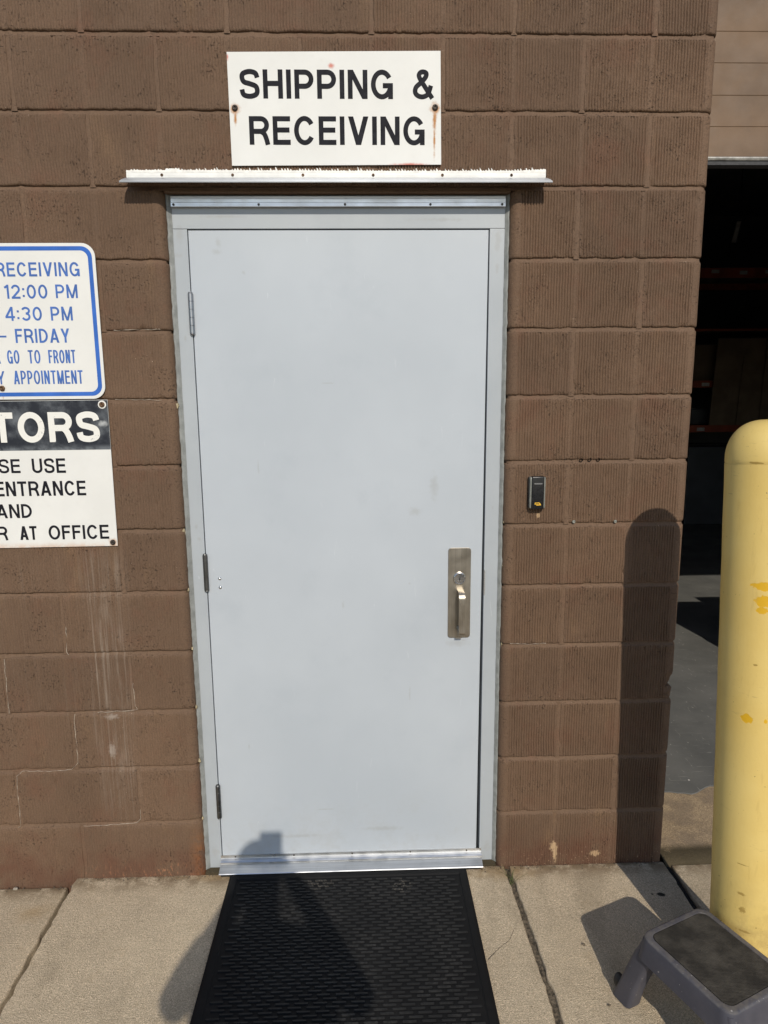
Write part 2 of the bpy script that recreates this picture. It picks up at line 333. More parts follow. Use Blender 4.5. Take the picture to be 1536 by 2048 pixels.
def grid_mesh(name, P, mat, parent=None, smooth=True):
    r, c, _ = P.shape
    me = bpy.data.meshes.new(name); n = r*c
    me.vertices.add(n); me.vertices.foreach_set('co', P.reshape(-1).astype(np.float32))
    i = np.arange((r-1)*(c-1)); a = (i//(c-1))*c + i % (c-1)
    q = np.stack([a, a+1, a+1+c, a+c], 1).astype(np.int32)
    me.loops.add(q.size); me.loops.foreach_set('vertex_index', q.reshape(-1))
    me.polygons.add(len(q)); me.polygons.foreach_set('loop_start', np.arange(len(q), dtype=np.int32)*4)
    me.update(); me.validate()
    if not smooth: me.shade_flat()
    return link(name, me, mat, parent)
def add_box(bm, x0, x1, y0, y1, z0, z1, bev=0.0, seg=2):
    r = bmesh.ops.create_cube(bm, size=1.0)
    vs = r['verts']
    for v in vs: v.co = Vector((x0+(v.co.x+.5)*(x1-x0), y0+(v.co.y+.5)*(y1-y0), z0+(v.co.z+.5)*(z1-z0)))
    if bev:
        es = list({e for v in vs for e in v.link_edges})
        bmesh.ops.bevel(bm, geom=es, offset=bev, segments=seg, profile=.6, affect='EDGES')
def box(name, x0, x1, y0, y1, z0, z1, mat, parent=None, bev=0.0):
    bm = bmesh.new(); add_box(bm, x0, x1, y0, y1, z0, z1, bev); return from_bm(name, bm, mat, parent)
def extrude_x(name, prof, x0, x1, mat, parent=None, x0f=None, x1f=None, smooth=False):
    """profile of (y, z) swept along x; optional per-point end shifts"""
    n = len(prof)
    v = [(x0+(x0f[i] if x0f else 0), y, z) for i, (y, z) in enumerate(prof)] + [(x1+(x1f[i] if x1f else 0), y, z) for i, (y, z) in enumerate(prof)]
    f = [(i, (i+1) % n, n+(i+1) % n, n+i) for i in range(n)] + [tuple(range(n)), tuple(range(2*n-1, n-1, -1))]
    return pydata(name, v, f, mat, parent, smooth)
def lathe(bm, prof, M4, seg=24):
    """profile of (radius, height); closed where radius is 0"""
    rings = []
    for r, h in prof:
        if r < 1e-7: rings.append([bm.verts.new(M4 @ Vector((0, 0, h)))])
        else: rings.append([bm.verts.new(M4 @ Vector((r*math.cos(2*math.pi*i/seg), r*math.sin(2*math.pi*i/seg), h))) for i in range(seg)])
    for a, b in zip(rings, rings[1:]):
        for i in range(seg):
            j = (i+1) % seg
            if len(a) == 1 and len(b) == 1: break
            if len(a) == 1: bm.faces.new((a[0], b[i], b[j]))
            elif len(b) == 1: bm.faces.new((a[i], a[j], b[0]))
            else: bm.faces.new((a[i], a[j], b[j], b[i]))
OUT = Matrix.Rotation(R_(90), 4, 'X')        # local +Z -> world -Y (out of the wall)
def outward(x, y, z): return Matrix.Translation((x, y, z)) @ OUT
def screw(name, x, y, z, r, mat, parent, h=.003, washer=None):
    bm = bmesh.new()
    lathe(bm, [(r*1.0, 0), (r, h*.4), (r*.8, h*.85), (r*.45, h), (r*.40, h*.5), (0, h*.5)], outward(x, y, z), 12)
    return from_bm(name, bm, mat, parent, True)
def rrect(w, h, r, n=5, cx=0, cz=0):
    pts = []
    for sx, sz, a0 in ((1, 1, 0), (-1, 1, 90), (-1, -1, 180), (1, -1, 270)):
        for i in range(n+1):
            a = R_(a0+90*i/n); pts.append((cx+sx*(w/2-r)+r*math.cos(a), cz+sz*(h/2-r)+r*math.sin(a)))
    return pts
def plate(name, pts, y_front, y_back, mat, parent=None, bev=0.0):
    """outline in (x, z), given thickness in y"""
    bm = bmesh.new()
    f = bm.faces.new([bm.verts.new((x, y_front, z)) for x, z in pts])
    ex = bmesh.ops.extrude_face_region(bm, geom=[f])
    for v in ex['geom']:
        if isinstance(v, bmesh.types.BMVert): v.co.y = y_back
    if bev:
        es = [e for e in bm.edges if all(abs(v.co.y-y_front) < 1e-6 for v in e.verts)]
        bmesh.ops.bevel(bm, geom=es, offset=bev, segments=2, profile=.6, affect='EDGES')
    return from_bm(name, bm, mat, parent)
def ribbon(name, pts, width, mat, parent=None, plane='xz', off=0.0, seed=0):
    """thin jagged strip with real thickness along a polyline"""
    rg = random.Random(seed); P = []
    for (a, b), (c, d) in zip(pts, pts[1:]):
        L = math.hypot(c-a, d-b); n = max(1, int(L/.012))
        for i in range(n):
            t_ = i/n; P.append((a+(c-a)*t_+rg.uniform(-.0016, .0016), b+(d-b)*t_+rg.uniform(-.0016, .0016)))
    P.append(pts[-1]); v = []; f = []
    for i, (a, b) in enumerate(P):
        p, q = P[max(0, i-1)], P[min(len(P)-1, i+1)]; dx, dy = q[0]-p[0], q[1]-p[1]; L = math.hypot(dx, dy) or 1
        w = width*rg.uniform(.25, 1.0)/2; nx, ny = -dy/L*w, dx/L*w
        for s in (1, -1):
            u, w_ = a+s*nx, b+s*ny
            v.append((u, off, w_) if plane == 'xz' else (u, w_, off))
        v.append((a, off-.0006, b) if plane == 'xz' else (a, b, off+.0006))
    for i in range(len(P)-1):
        A, B = i*3, i*3+3
        f += [(A, A+2, B+2, B), (A+2, A+1, B+1, B+2)]
    return pydata(name, v, f, mat, parent)

# ------------------------------------------------------------------ stroke lettering
def arc(cx, cy, rx, ry, a0, a1, n=14):
    return [(cx+rx*math.cos(R_(a0+(a1-a0)*i/n)), cy+ry*math.sin(R_(a0+(a1-a0)*i/n))) for i in range(n+1)]
def cat(pts, n=7):
    o = []
    for i in range(len(pts)-1):
        p0, p1, p2, p3 = pts[max(0, i-1)], pts[i], pts[i+1], pts[min(len(pts)-1, i+2)]
        for k in range(n):
            t_ = k/n
            o.append(tuple(.5*(2*p1[j]+(p2[j]-p0[j])*t_+(2*p0[j]-5*p1[j]+4*p2[j]-p3[j])*t_**2+(3*p1[j]-p0[j]-3*p2[j]+p3[j])*t_**3) for j in (0, 1)))
    return o+[pts[-1]]
GW = {'S': .66, 'H': .66, 'I': 0, 'P': .64, 'N': .66, 'G': .74, '&': .70, 'R': .68, 'E': .60, 'C': .72, 'V': .70, 'F': .56, 'D': .68, 'A': .72, 'Y': .68, 'O': .76, 'T': .62, 'M': .80, 'U': .66, '0': .60, '1': .28, '2': .58, '3': .58, '4': .62, ':': 0, '-': .40, ' ': .30}
def glyph(ch, w, t_):
    """strokes (centre lines) and polygons in a cell of width w and height 1"""
    a = t_/2; L, Rr, B, T = a, w-a, a, 1-a; S = []; P = []
    dg = lambda x0, y0, x1, y1, tx: P.append([(x0, y0), (x0+tx, y0), (x1+tx, y1), (x1, y1)])
    if ch == 'I': S = [[(a, 0), (a, 1)]]
    elif ch == 'H': S = [[(L, 0), (L, 1)], [(Rr, 0), (Rr, 1)], [(L, .52), (Rr, .52)]]
    elif ch in 'EF':
        S = [[(L, 0), (L, 1)], [(L, T), (w, T)], [(L, .52), (w*.95 if ch == 'E' else w*.9, .52)]] + ([[(L, B), (w, B)]] if ch == 'E' else [])
    elif ch == 'T': S = [[(w/2, 0), (w/2, T)], [(0, T), (w, T)]]
    elif ch == 'N': S = [[(L, 0), (L, 1)], [(Rr, 0), (Rr, 1)]]; dg(0, 1, w-t_*1.12, 0, t_*1.12)
    elif ch == 'M':
        S = [[(L, 0), (L, 1)], [(Rr, 0), (Rr, 1)]]; tx = t_*1.05; dg(0, 1, w/2-tx/2, 0, tx); dg(w-tx, 1, w/2-tx/2, 0, tx)
    elif ch == 'V': tx = t_*1.1; dg(0, 1, w/2-tx/2, 0, tx); dg(w-tx, 1, w/2-tx/2, 0, tx)
    elif ch == 'A': tx = t_*1.1; dg(0, 0, w/2-tx/2, 1, tx); dg(w-tx, 0, w/2-tx/2, 1, tx); S = [[(w*.22, .28), (w*.78, .28)]]
    elif ch == 'Y': tx = t_*1.15; dg(0, 1, w/2-tx/2, .40, tx); dg(w-tx, 1, w/2-tx/2, .40, tx); S = [[(w/2, 0), (w/2, .46)]]
    elif ch in 'PR':
        m = .47 if ch == 'R' else .43; r = (T-m)/2; r2 = min(r, (Rr-L)*.62)
        S = [[(L, 0), (L, 1)], [(L, T)]+arc(Rr-r2, T-r, r2, r, 90, -90)+[(L, m)]]
        if ch == 'R': S.append(cat([(Rr-r2, m), (Rr-a*1.1, m-.09), (Rr-a*.25, .2), (Rr+a*.3, 0)], 5))
    elif ch == 'D': r = (T-B)/2; r2 = (Rr-L)*.72; S = [[(L, 0), (L, 1)], [(L, T)]+arc(Rr-r2, .5, r2, r, 90, -90, 18)+[(L, B)]]
    elif ch in 'O0': S = [arc(w/2, .5, Rr-w/2, .5-a+(.012 if ch == 'O' else 0), 90, 450, 36)]
    elif ch == 'C': S = [arc(w/2, .5, w/2-a, .5-a+.012, 32, 328, 28)]
    elif ch == 'G': S = [arc(w/2, .5, w/2-a, .5-a+.012, 32, 345, 28), [(w*.54, .46), (w, .46)], [(w-a, .46), (w-a, 0)]]
    elif ch == 'U': r = w/2-a; S = [[(L, 1)]+arc(w/2, a+r*.9, r, r*.9, 180, 360, 16)+[(Rr, 1)]]
    elif ch == 'S':
        S = [cat([(w-a*.9, .715), (w*.80, T-.04), (w*.5, T+.012), (w*.20, T-.05), (a*1.05, .735), (w*.22, .575), (w*.5, .51), (w*.80, .425), (w-a*1.0, .275), (w*.80, .05+a), (w*.5, B-.012), (w*.19, .045+a), (a*.9, .315)], 5)]
    elif ch == '&':
        S = [cat([(w*.93, a*.3), (w*.62, .36), (w*.30, .73), (w*.32, .87), (w*.47, T), (w*.63, .87), (w*.60, .74), (w*.38, .56), (w*.14, .40), (w*.10, .22), (w*.26, B+.02), (w*.50, B), (w*.72, .18), (w*.86, .46)], 5)]
    elif ch == '1': S = [[(w-a, 0), (w-a, 1)], [(w-a, .93), (0, .78)]]
    elif ch == '2': r = w/2-a; S = [arc(w/2, T-r, r, r, 170, -35, 14)+[(L+.02, B+.02)], [(0, B), (w, B)]]
    elif ch == '3': r = (T-.52)/2; S = [arc(w*.5, T-r, w/2-a, r, 160, -90, 14), arc(w*.5, (.52+B)/2, w/2-a, (.52-B)/2, 90, -160, 14)]
    elif ch == '4': S = [[(w*.72, 0), (w*.72, 1)], [(0, .27), (w, .27)], [(w*.70, .97), (a*.8, .27)]]
    elif ch == ':': P = [[(0, .12), (t_, .12), (t_, .12+t_), (0, .12+t_)], [(0, .60), (t_, .60), (t_, .60+t_), (0, .60+t_)]]
    elif ch == '-': S = [[(0, .46), (w, .46)]]
    return S, P
def lettering(text, x0, x1, z0, z1, thick, y, mat, parent, gap=.16, name='lettering', skew=0.0):
    """one line of raised print fitted to x0..x1, z0..z1 (y = face of the panel)"""
    h = z1-z0; thin = 'I:'
    fixed = sum(thick for c in text if c in thin)
    flex = sum(GW[c] for c in text if c not in thin) + gap*(len(text)-1)
    s = ((x1-x0)/h-fixed)/flex
    v = []; f = []; cx = 0.0; lay = 0
    for c in text:
        w = thick if c in thin else GW[c]*s
        S, P = glyph(c, w, thick) if c != ' ' else ([], [])
        for k, st in enumerate(S):
            n = len(st); b = len(v); yy = y-.0003-.00012*k
            closed = math.hypot(st[0][0]-st[-1][0], st[0][1]-st[-1][1]) < 1e-6 and n > 4
            for i, (px, pz) in enumerate(st):
                p = st[i-1] if i > 0 else (st[-2] if closed else st[0]); q = st[i+1] if i < n-1 else (st[1] if closed else st[-1])
                dx, dz = q[0]-p[0], q[1]-p[1]; Ln = math.hypot(dx, dz) or 1; nx, nz = -dz/Ln*thick/2, dx/Ln*thick/2
                for sg in (1, -1):
                    gx, gz = px+sg*nx+cx, pz+sg*nz
                    v.append((x0+gx*h, yy-.00010*i/n, z0+gz*h))
            f += [(b+2*i, b+2*i+1, b+2*i+3, b+2*i+2) for i in range(n-1)]
        for k, pl in enumerate(P):
            b = len(v); yy = y-.0003-.00012*(k+len(S))
            v += [(x0+(px+cx)*h, yy, z0+pz*h) for px, pz in pl]; f.append(tuple(range(b, b+len(pl))))
        cx += w+gap*s; lay += 1
    return pydata(name, v, f, mat, parent, recalc=False)

# ------------------------------------------------------------------ ground, sidewalk, floor
rng = np.random.default_rng(5)
def noise2(x, z, rg, f0, n=6):
    o = 0
    for _ in range(n):
        a = rg.uniform(0, 6.283); fr = f0*rg.uniform(.5, 2.0); o = o+np.sin(fr*(x*np.cos(a)+z*np.sin(a))+rg.uniform(0, 6.283))
    return o/math.sqrt(n)
tag(pydata('ground', [(-800, -900, -.15), (800, -900, -.15), (800, 700, -.15), (-800, 700, -.15)], [(0, 1, 2, 3)], 'asphalt'), kind='structure')
sidewalk = tag(pydata('sidewalk', [(-4, -3.4, -.075), (4.5, -3.4, -.075), (4.5, .03, -.075), (-4, .03, -.075)], [(0, 1, 2, 3)], 'soil'), kind='structure')
def slab(xl, xr, y0, y1, z, seed, n=70):
    rg = np.random.default_rng(seed)
    e = [0, 0, .0012, .004, .010]; d = [-.06, -.010, -.0035, -.0008, 0]
    v = np.linspace(0, 1, n)
    us = np.linspace(0, 1, n)
    uu = np.concatenate([[0]*4, us, [1]*4]); vv = np.concatenate([[0]*4, v, [1]*4])
    U, V = np.meshgrid(uu, vv)
    xlv = xl[0]+(xl[1]-xl[0])*V; xrv = xr[0]+(xr[1]-xr[0])*V
    xlv = xlv+.0022*noise2(V*(y1-y0), V*0, rg, 60)+.0018*noise2(V*(y1-y0), V*0, rg, 200); xrv = xrv+.0022*noise2(V*(y1-y0), V*0, rg, 60)+.0018*noise2(V*(y1-y0), V*0, rg, 200)
    X = xlv+(xrv-xlv)*U; Y = y0+(y1-y0)*V+0*U
    Z = z+.0010*noise2(X, Y, rg, 9)+.0005*noise2(X, Y, rg, 60)
    k = np.arange(n+8)
    eo = np.array([0, 0, .001, .0035]); ed = np.array([-.06, -.008, -.0025, -.0003])
    for i in range(4):
        Z[:, i] += ed[i]; X[:, i] += eo[i]; Z[:, -1-i] += ed[i]; X[:, -1-i] -= eo[i]
        Z[i, :] += ed[i]; Y[i, :] += eo[i]; Z[-1-i, :] += ed[i]; Y[-1-i, :] -= eo[i]
    # interior columns start beyond the worn edge
    X[:, 4] += .005; X[:, -5] -= .005; Y[4, :] += .005; Y[-5, :] -= .005
    return grid_mesh('slab', np.stack([X, Y, Z], -1), 'sidewalk_concrete', sidewalk)
slab((-3.0, -3.0), (-1.463, -1.484), -1.30, -.006, -.040, 1, 50)
slab((-1.439, -1.458), (.062, .030), -1.30, .006, -.015, 2, 80)
slab((.084, .047), (.590, .596), -1.30, .002, -.015, 3, 70)
slab((.614, .622), (3.2, 3.2), -1.30, -.012, -.018, 4, 50)
slab((-3.0, -3.0), (-1.447, -1.447), -3.3, -1.312, -.040, 5, 16)
slab((-1.439, -1.439), (.066, .066), -3.3, -1.312, -.015, 6, 16)
slab((.090, .090), (.590, .590), -3.3, -1.312, -.015, 7, 16)
slab((.614, .614), (3.2, 3.2), -3.3, -1.312, -.018, 8, 16)
box('door_sill', -1.0165, .0005, .0085, .17, -.05, -.0132, 'apron_concrete', sidewalk)
box('expansion_joint', .5955, .6135, -1.29, -.004, -.06, -.026, 'joint_fibre', sidewalk)
ribbon('crack', [(.055, -.232), (.008, -.267), (-.021, -.325), (-.057, -.352), (-.1, -.396)], .0022, 'crack_dark', sidewalk, 'xy', -.0142, 3)
# debris caught in the joints (nobody could count it)
rd = random.Random(8); v = []; f = []
for i in range(700):
    yy = rd.uniform(-.75, -.02); tt = (yy+1.3)/1.3
    left = .063+(.031-.063)*tt; right = .090+(.052-.090)*tt
    x = rd.uniform(left+.002, right-.002); z = rd.uniform(-.029, -.022); s = rd.uniform(.001, .0036)
    b = len(v); 
    for k in range(6): v.append((x+s*rd.uniform(-1, 1), yy+s*rd.uniform(-1, 1), z+s*rd.uniform(-.8, .8)))
    f += [(b, b+1, b+2), (b+3, b+4, b+5), (b, b+3, b+1), (b+1, b+4, b+2), (b+2, b+5, b)]
for i in range(520):
    x = rd.uniform(-1.7, .58); yy = -.002-abs(rd.gauss(0, .011)); s = rd.uniform(.0008, .0034); b = len(v)
    for k in range(6): v.append((x+s*rd.uniform(-1, 1), yy+s*rd.uniform(-1, 1), -.013+(-.025 if x < -1.45 else 0)+s*rd.uniform(-.8, .8)))
    f += [(b, b+1, b+2), (b+3, b+4, b+5), (b, b+3, b+1), (b+1, b+4, b+2), (b+2, b+5, b)]
tag(pydata('joint_grit', v, f, 'grit', sidewalk), kind='stuff')
box('joint_soil', .028, .094, -1.29, .0, -.06, -.0255, 'soil', sidewalk)
# garage apron and sealed floor
apr = np.zeros((40, 60, 3)); xs = np.linspace(.60, 3.9, 60); ys = np.linspace(-.012, .6, 40)
rg = np.random.default_rng(3)
for i, y in enumerate(ys):
    for j, x in enumerate(xs): apr[i, j] = (x, y, -.010)
apr[..., 2] += .0012*noise2(apr[..., 0], apr[..., 1], rg, 14)
apr[0, :, 2] = -.06; apr[1, :, 1] = -.010+.004*np.sin(xs*40); apr[1, :, 2] = -.024; apr[2, :, 2] = -.014
tag(grid_mesh('garage_apron', apr, 'apron_concrete'), kind='structure')
rd = random.Random(4); n = 130; edge = []
kn = [(.60, .36), (.70, .40), (.80, .397), (.84, .392), (.887, .381), (.92, .40), (.949, .425), (1.0, .432), (1.3, .40), (1.8, .44), (2.6, .41), (4.0, .43)]
for i in range(n):
    x = .60+(3.9-.60)*i/(n-1)*1.0
    for (a, b), (c_, d_) in zip(kn, kn[1:]):
        if a <= x <= c_: y = b+(d_-b)*(x-a)/(c_-a)
    edge.append((x, y+rd.uniform(-.005, .005)))
v = [(x, y, -.0062) for x, y in edge] + [(x, y+.004, -.0042) for x, y in edge] + [(x, .75, -.0042) for x, y in edge]
f = [(i, i+1, n+i+1, n+i) for i in range(n-1)] + [(n+i, n+i+1, 2*n+i+1, 2*n+i) for i in range(n-1)]
tag(pydata('floor_coating', v, f, 'sealed_floor', recalc=False), kind='structure')
tag(pydata('warehouse_floor', [(-4, .20, -.06), (9, .20, -.06), (9, .60, -.06), (-4, .60, -.06), (-4, .75, -.0042), (.6, .75, -.0042), (3.9, .75, -.0042), (9, .75, -.0042), (9, 9.4, -.0042), (-4, 9.4, -.0042)], [(0, 1, 2, 3), (4, 5, 6, 7, 8, 9)], 'sealed_floor', recalc=False), kind='structure')

# ------------------------------------------------------------------ the block wall
wall = empty('block_wall', (0, 0, -.015), 'brown painted ribbed concrete block wall around the grey door', 'wall')
PITCH = .0085; HC = .2032; BL = .4064; ZB = .19; J = .0047; RB = .025
def block(x0, x1, z0, z1, bl, br, amp, seed, chip=None, full=True, hi=True):
    rg = np.random.default_rng(seed)
    lp = [(0, .035), (0, .007), (.0006, .0035), (.0022, .0010)]
    def bull():
        o = [(0, .19), (0, .10), (0, RB+.004)]
        o += [(RB-RB*math.cos(R_(a)), RB-RB*math.sin(R_(a))) for a in range(0, 90, 12)]
        return o
    L = bull() if bl else lp; Rr = bull() if br else lp
    a = x0+(RB if bl else .005); b = x1-(RB if br else .005)
    step = PITCH/6 if hi else .02
    mid = np.arange(math.ceil(a/step+.3)*step, b-step*.3, step); mid = np.concatenate([[a], mid])
    xs = np.concatenate([[x0+p[0] for p in L], mid, [b], [x1-p[0] for p in Rr][::-1]])
    ys = np.concatenate([[p[1] for p in L], np.zeros(len(mid)+1), [p[1] for p in Rr][::-1]])
    zs = np.concatenate([[z0, z0, z0+.0008, z0+.0028], np.linspace(z0+.006, z1-.006, 22 if hi else 4), [z1-.0028, z1-.0008, z1, z1]])
    yr = np.concatenate([[.035, .0075, .0038, .0011], np.zeros(22 if hi else 4), [.0011, .0038, .0075, .035]])
    X, Z = np.meshgrid(xs, zs); Y = np.meshgrid(ys, zs)[0]+yr[:, None]
    wave = np.clip(.42+.78*np.cos(2*np.pi*X/PITCH), 0, 1)
    env = np.clip(.90+.16*noise2(X, Z, rg, 16)+.16*noise2(X, Z, rg, 110), .25, 1.2)
    ma = .030 if bl else .004; mb = .030 if br else .004
    env = env*np.clip((X-x0-ma)/.004, 0, 1)*np.clip((x1-mb-X)/.004, 0, 1)
    env = env*np.clip((Z-z0)/.010, 0, 1)**.5*np.clip((z1-Z)/.010, 0, 1)**.5
    if full:
        xm = (x0+x1)/2; sc = np.exp(-((X-xm)/.0065)**2); env = env*(1-.85*sc); Y = Y+.0012*sc
    flat = np.meshgrid(np.concatenate([np.zeros(len(L)), np.ones(len(mid)+1), np.zeros(len(Rr))]), zs)[0]
    Y = Y+amp*wave*env*flat
    Y = Y+.0006*noise2(X, Z, rg, 28)
    # weathered arrises
    for _ in range(16):
        side = rg.integers(0, 4)
        cx = {0: rg.uniform(x0, x1), 1: rg.uniform(x0, x1), 2: x0, 3: x1}[int(side)]; cz = {0: z0, 1: z1, 2: rg.uniform(z0, z1), 3: rg.uniform(z0, z1)}[int(side)]
        if (side == 2 and bl) or (side == 3 and br): continue
        s = rg.uniform(.003, .011); Y = Y+rg.uniform(.001, .0045)*np.exp(-((X-cx)**2+(Z-cz)**2)/s**2)
    for _ in range(34):
        cx, cz, s = rg.uniform(x0, x1), rg.uniform(z0, z1), rg.uniform(.0016, .0042)
        Y = Y+rg.uniform(.001, .0045)*np.exp(-((X-cx)**2+((Z-cz)/1.6)**2)/s**2)*flat
    vv = (Z-z0)/(z1-z0); uu = (X-x0)/(x1-x0)
    Zn = Z+(1-vv)*(.0009*noise2(X, 0*X, rg, 45)+.0007*noise2(X, 0*X, rg, 240))+vv*(.0009*noise2(X, 0*X, rg, 45)+.0007*noise2(X, 0*X, rg, 240))
    wl = 0 if bl else 1; wr = 0 if br else 1
    Xn = X+(1-uu)*wl*.0012*noise2(Z, 0*Z, rg, 55)+uu*wr*.0012*noise2(Z, 0*Z, rg, 55)
    if chip is not None:
        for (cx, cz, s, dx, dy) in chip:
            g = np.exp(-(((X-cx)/s)**2+((Z-cz)/(s*.8))**2)); j = 1+.5*noise2(X, Z, rg, 160)
            Xn = Xn-dx*g*j; Y = Y+dy*g*j
    return grid_mesh('block', np.stack([Xn, Y, Zn], -1), 'block_paint', wall)
XR = .592; XOL = -1.018; XOR = .002      # pier edge, door opening
seed = 100
mort = []   # (x0, x1, z0, z1, y)
for k in range(-1, 15):
    z0 = (ZB+HC*k if k >= 0 else -.16)+(J if k >= 0 else 0); z1 = ZB+HC*(k+1)-J
    odd = (k % 2 != 0)
    spans = []
    if k < 10:
        e = -1.016-(0 if odd else .2032); js = [e-BL*i for i in range(0, 5)]
        if not odd: spans.append((js[0]+J, XOL, 0, 1))
        for i in range(4): spans.append((js[i+1]+J, XOL if (odd and i == 0) else js[i]-J, 0, 1 if (odd and i == 0) else 0))
        j = .2032 if odd else .4064
        spans.append((XOR, j-J, 1, 0)); spans.append((j+J, XR, 0, 1))
    else:
        off = .2032 if odd else 0.0
        for i in range(-7, 2):
            a, b = off+BL*i, off+BL*(i+1)
            if a > .55: continue
            if b > .58: spans.append((a+J, XR, 0, 1))
            else: spans.append((a+J, b-J, 0, 0))
    for (a, b, bl, br) in spans:
        seed += 1
        hi = (a < .6 and b > -2.05 and z0 < 2.85)
        amp = .0048 if a > -.05 else (.0036 if z0 > 2.2 and a > -.7 else (.0024 if z0 > 2.0 else .0017))
        if k == -1: amp *= .8
        chip = None
        if br and abs(b-XR) < 1e-6 and .35 < z0 < .75: chip = [(.594, .655, .020, .020, .014), (.575, .672, .018, 0, .005), (.560, .640, .014, 0, .004), (.585, .612, .015, .004, .006)]
        if br and abs(b-XR) < 1e-6 and 2.0 < z0 < 2.1: chip = [(.565, 2.192, .012, 0, .004), (.582, 2.205, .010, 0, .004)]
        block(a, b, z0, z1, bl, br, amp, seed, chip, b-a > .3, hi)
        # upright joint after this block
        mort.append((b-.004, b+2*J+.004, z0-.004, z1+.004, .0030) if not br else None)
    zj = z1+J
    mort.append((-3.1, XOL-.006, zj-J-.004, zj+J+.004, .0072) if k < 9 else (-3.1, XR-.02, zj-J-.004, zj+J+.004, .0072))
    if k < 9: mort.append((XOR+.006, XR-.006, zj-J-.004, zj+J+.004, .0072))
v = []; f = []; rd = random.Random(2)
for m_ in mort:
    if m_ is None: continue
    x0, x1, z0, z1, y = m_
    if x1-x0 > z1-z0:                       # bed joint: hollow tooled strip
        n = max(2, int((x1-x0)/.02)); prof = [(0, .001), (.25, .0006), (.5, -.0005), (.72, -.0030), (1.0, -.0045)]
        b = len(v); path = [(x0+(x1-x0)*i/n, 0.0) for i in range(n+1)]
        if abs(x1-(XOL-.006)) < 1e-6: path = [q for q in path if q[0] < XOL-.024]+[(XOL-.022, .0), (XOL-.013, .003), (XOL-.007, .009), (XOL-.0055, .018), (XOL-.005, .03), (XOL-.005, .09)]
        if abs(x0-(XOR+.006)) < 1e-6: path = [(XOR+.005, .09), (XOR+.005, .03), (XOR+.0055, .018), (XOR+.007, .009), (XOR+.013, .003), (XOR+.022, .0)]+[q for q in path if q[0] > XOR+.024]
        if abs(x1-(XR-.006)) < 1e-6 or abs(x1-(XR-.02)) < 1e-6: path = [q for q in path if q[0] < XR-.024]+[(XR-.022, .0), (XR-.013, .003), (XR-.007, .009), (XR-.0055, .018), (XR-.005, .03), (XR-.005, .18)]
        n = len(path)-1
        for i in range(n+1):
            dy = rd.uniform(-.0007, .0007); dz = rd.uniform(-.0006, .0006)
            for p, q in prof: v.append((path[i][0], y+path[i][1]+dy+q, z1-(z1-z0)*p+dz))
        m = len(prof)
        for i in range(n):
            for j in range(m-1): f.append((b+i*m+j, b+i*m+j+1, b+(i+1)*m+j+1, b+(i+1)*m+j))
    else:
        n = 8; b = len(v)
        for i in range(n+1):
            dy = rd.uniform(-.0006, .0006)
            for p, q in ((0, .001), (.3, -.0002), (.7, -.0002), (1, .001)): v.append((x0+(x1-x0)*p, y+dy+q, z0+(z1-z0)*i/n))
        for i in range(n):
            for j in range(3): f.append((b+i*4+j, b+i*4+j+1, b+(i+1)*4+j+1, b+(i+1)*4+j))
pydata('mortar', v, f, 'mortar_paint', wall, True)
bm = bmesh.new()
add_box(bm, -3.1, -1.05, .03, .20, -.16, 3.24); add_box(bm, .04, .565, .03, .188, -.16, 3.24); add_box(bm, -1.0499, .0399, .0325, .20, 2.226, 3.24)
add_box(bm, .566, 7.0, .03, .20, 3.24, 4.4); add_box(bm, -3.1, .565, .03, .20, 3.241, 4.4); add_box(bm, 3.75, 7.0, .001, .20, -.16, 3.239)
from_bm('wall_core', bm, 'block_paint', wall)
box('lintel', -1.016, .0, .004, .032, 2.2095, 2.2215, 'mortar_paint', wall)
for i, pts in enumerate([[(-1.411, .592), (-1.415, .563), (-1.414, .476), (-1.415, .417), (-1.438, .394), (-1.513, .39), (-1.599, .393), (-1.622, .375), (-1.624, .334), (-1.625, .244), (-1.627, .192), (-1.636, .184)],
        [(-1.415, .184), (-1.313, .187), (-1.236, .192), (-1.221, .207), (-1.221, .241)], [(-1.214, .696), (-1.211, .616), (-1.204, .603), (-1.26, .600), (-1.335, .597)],
        [(-1.619, .789), (-1.623, .683), (-1.623, .6)], [(-1.412, .901), (-1.417, .807), (-1.413, .799)], [(.03, .807), (.09, .805), (.15, .806)], [(-1.19, 1.820), (-1.05, 1.823)], [(-1.2, 1.617), (-1.06, 1.613)]]):
    ribbon('mortar_crack', pts, .0020, 'crack_pale', wall, 'xz', .0012, i)
for i, (x, z, r) in enumerate([(.243, 1.414, .0052), (.270, 1.415, .0055), (.298, 1.415, .0052)]):     # drilled holes
    bm = bmesh.new(); lathe(bm, [(r, .0022), (r*.9, -.002), (r*.8, -.02), (0, -.02)], outward(x, .0018, z), 14); from_bm('drilled_hole', bm, 'gap_shade_black', wall)
for x, z in ((.227, 1.215), (.362, 1.214)): screw('wall_plug', x, .0025, z, .0055, 'reader_silver', wall, .004)

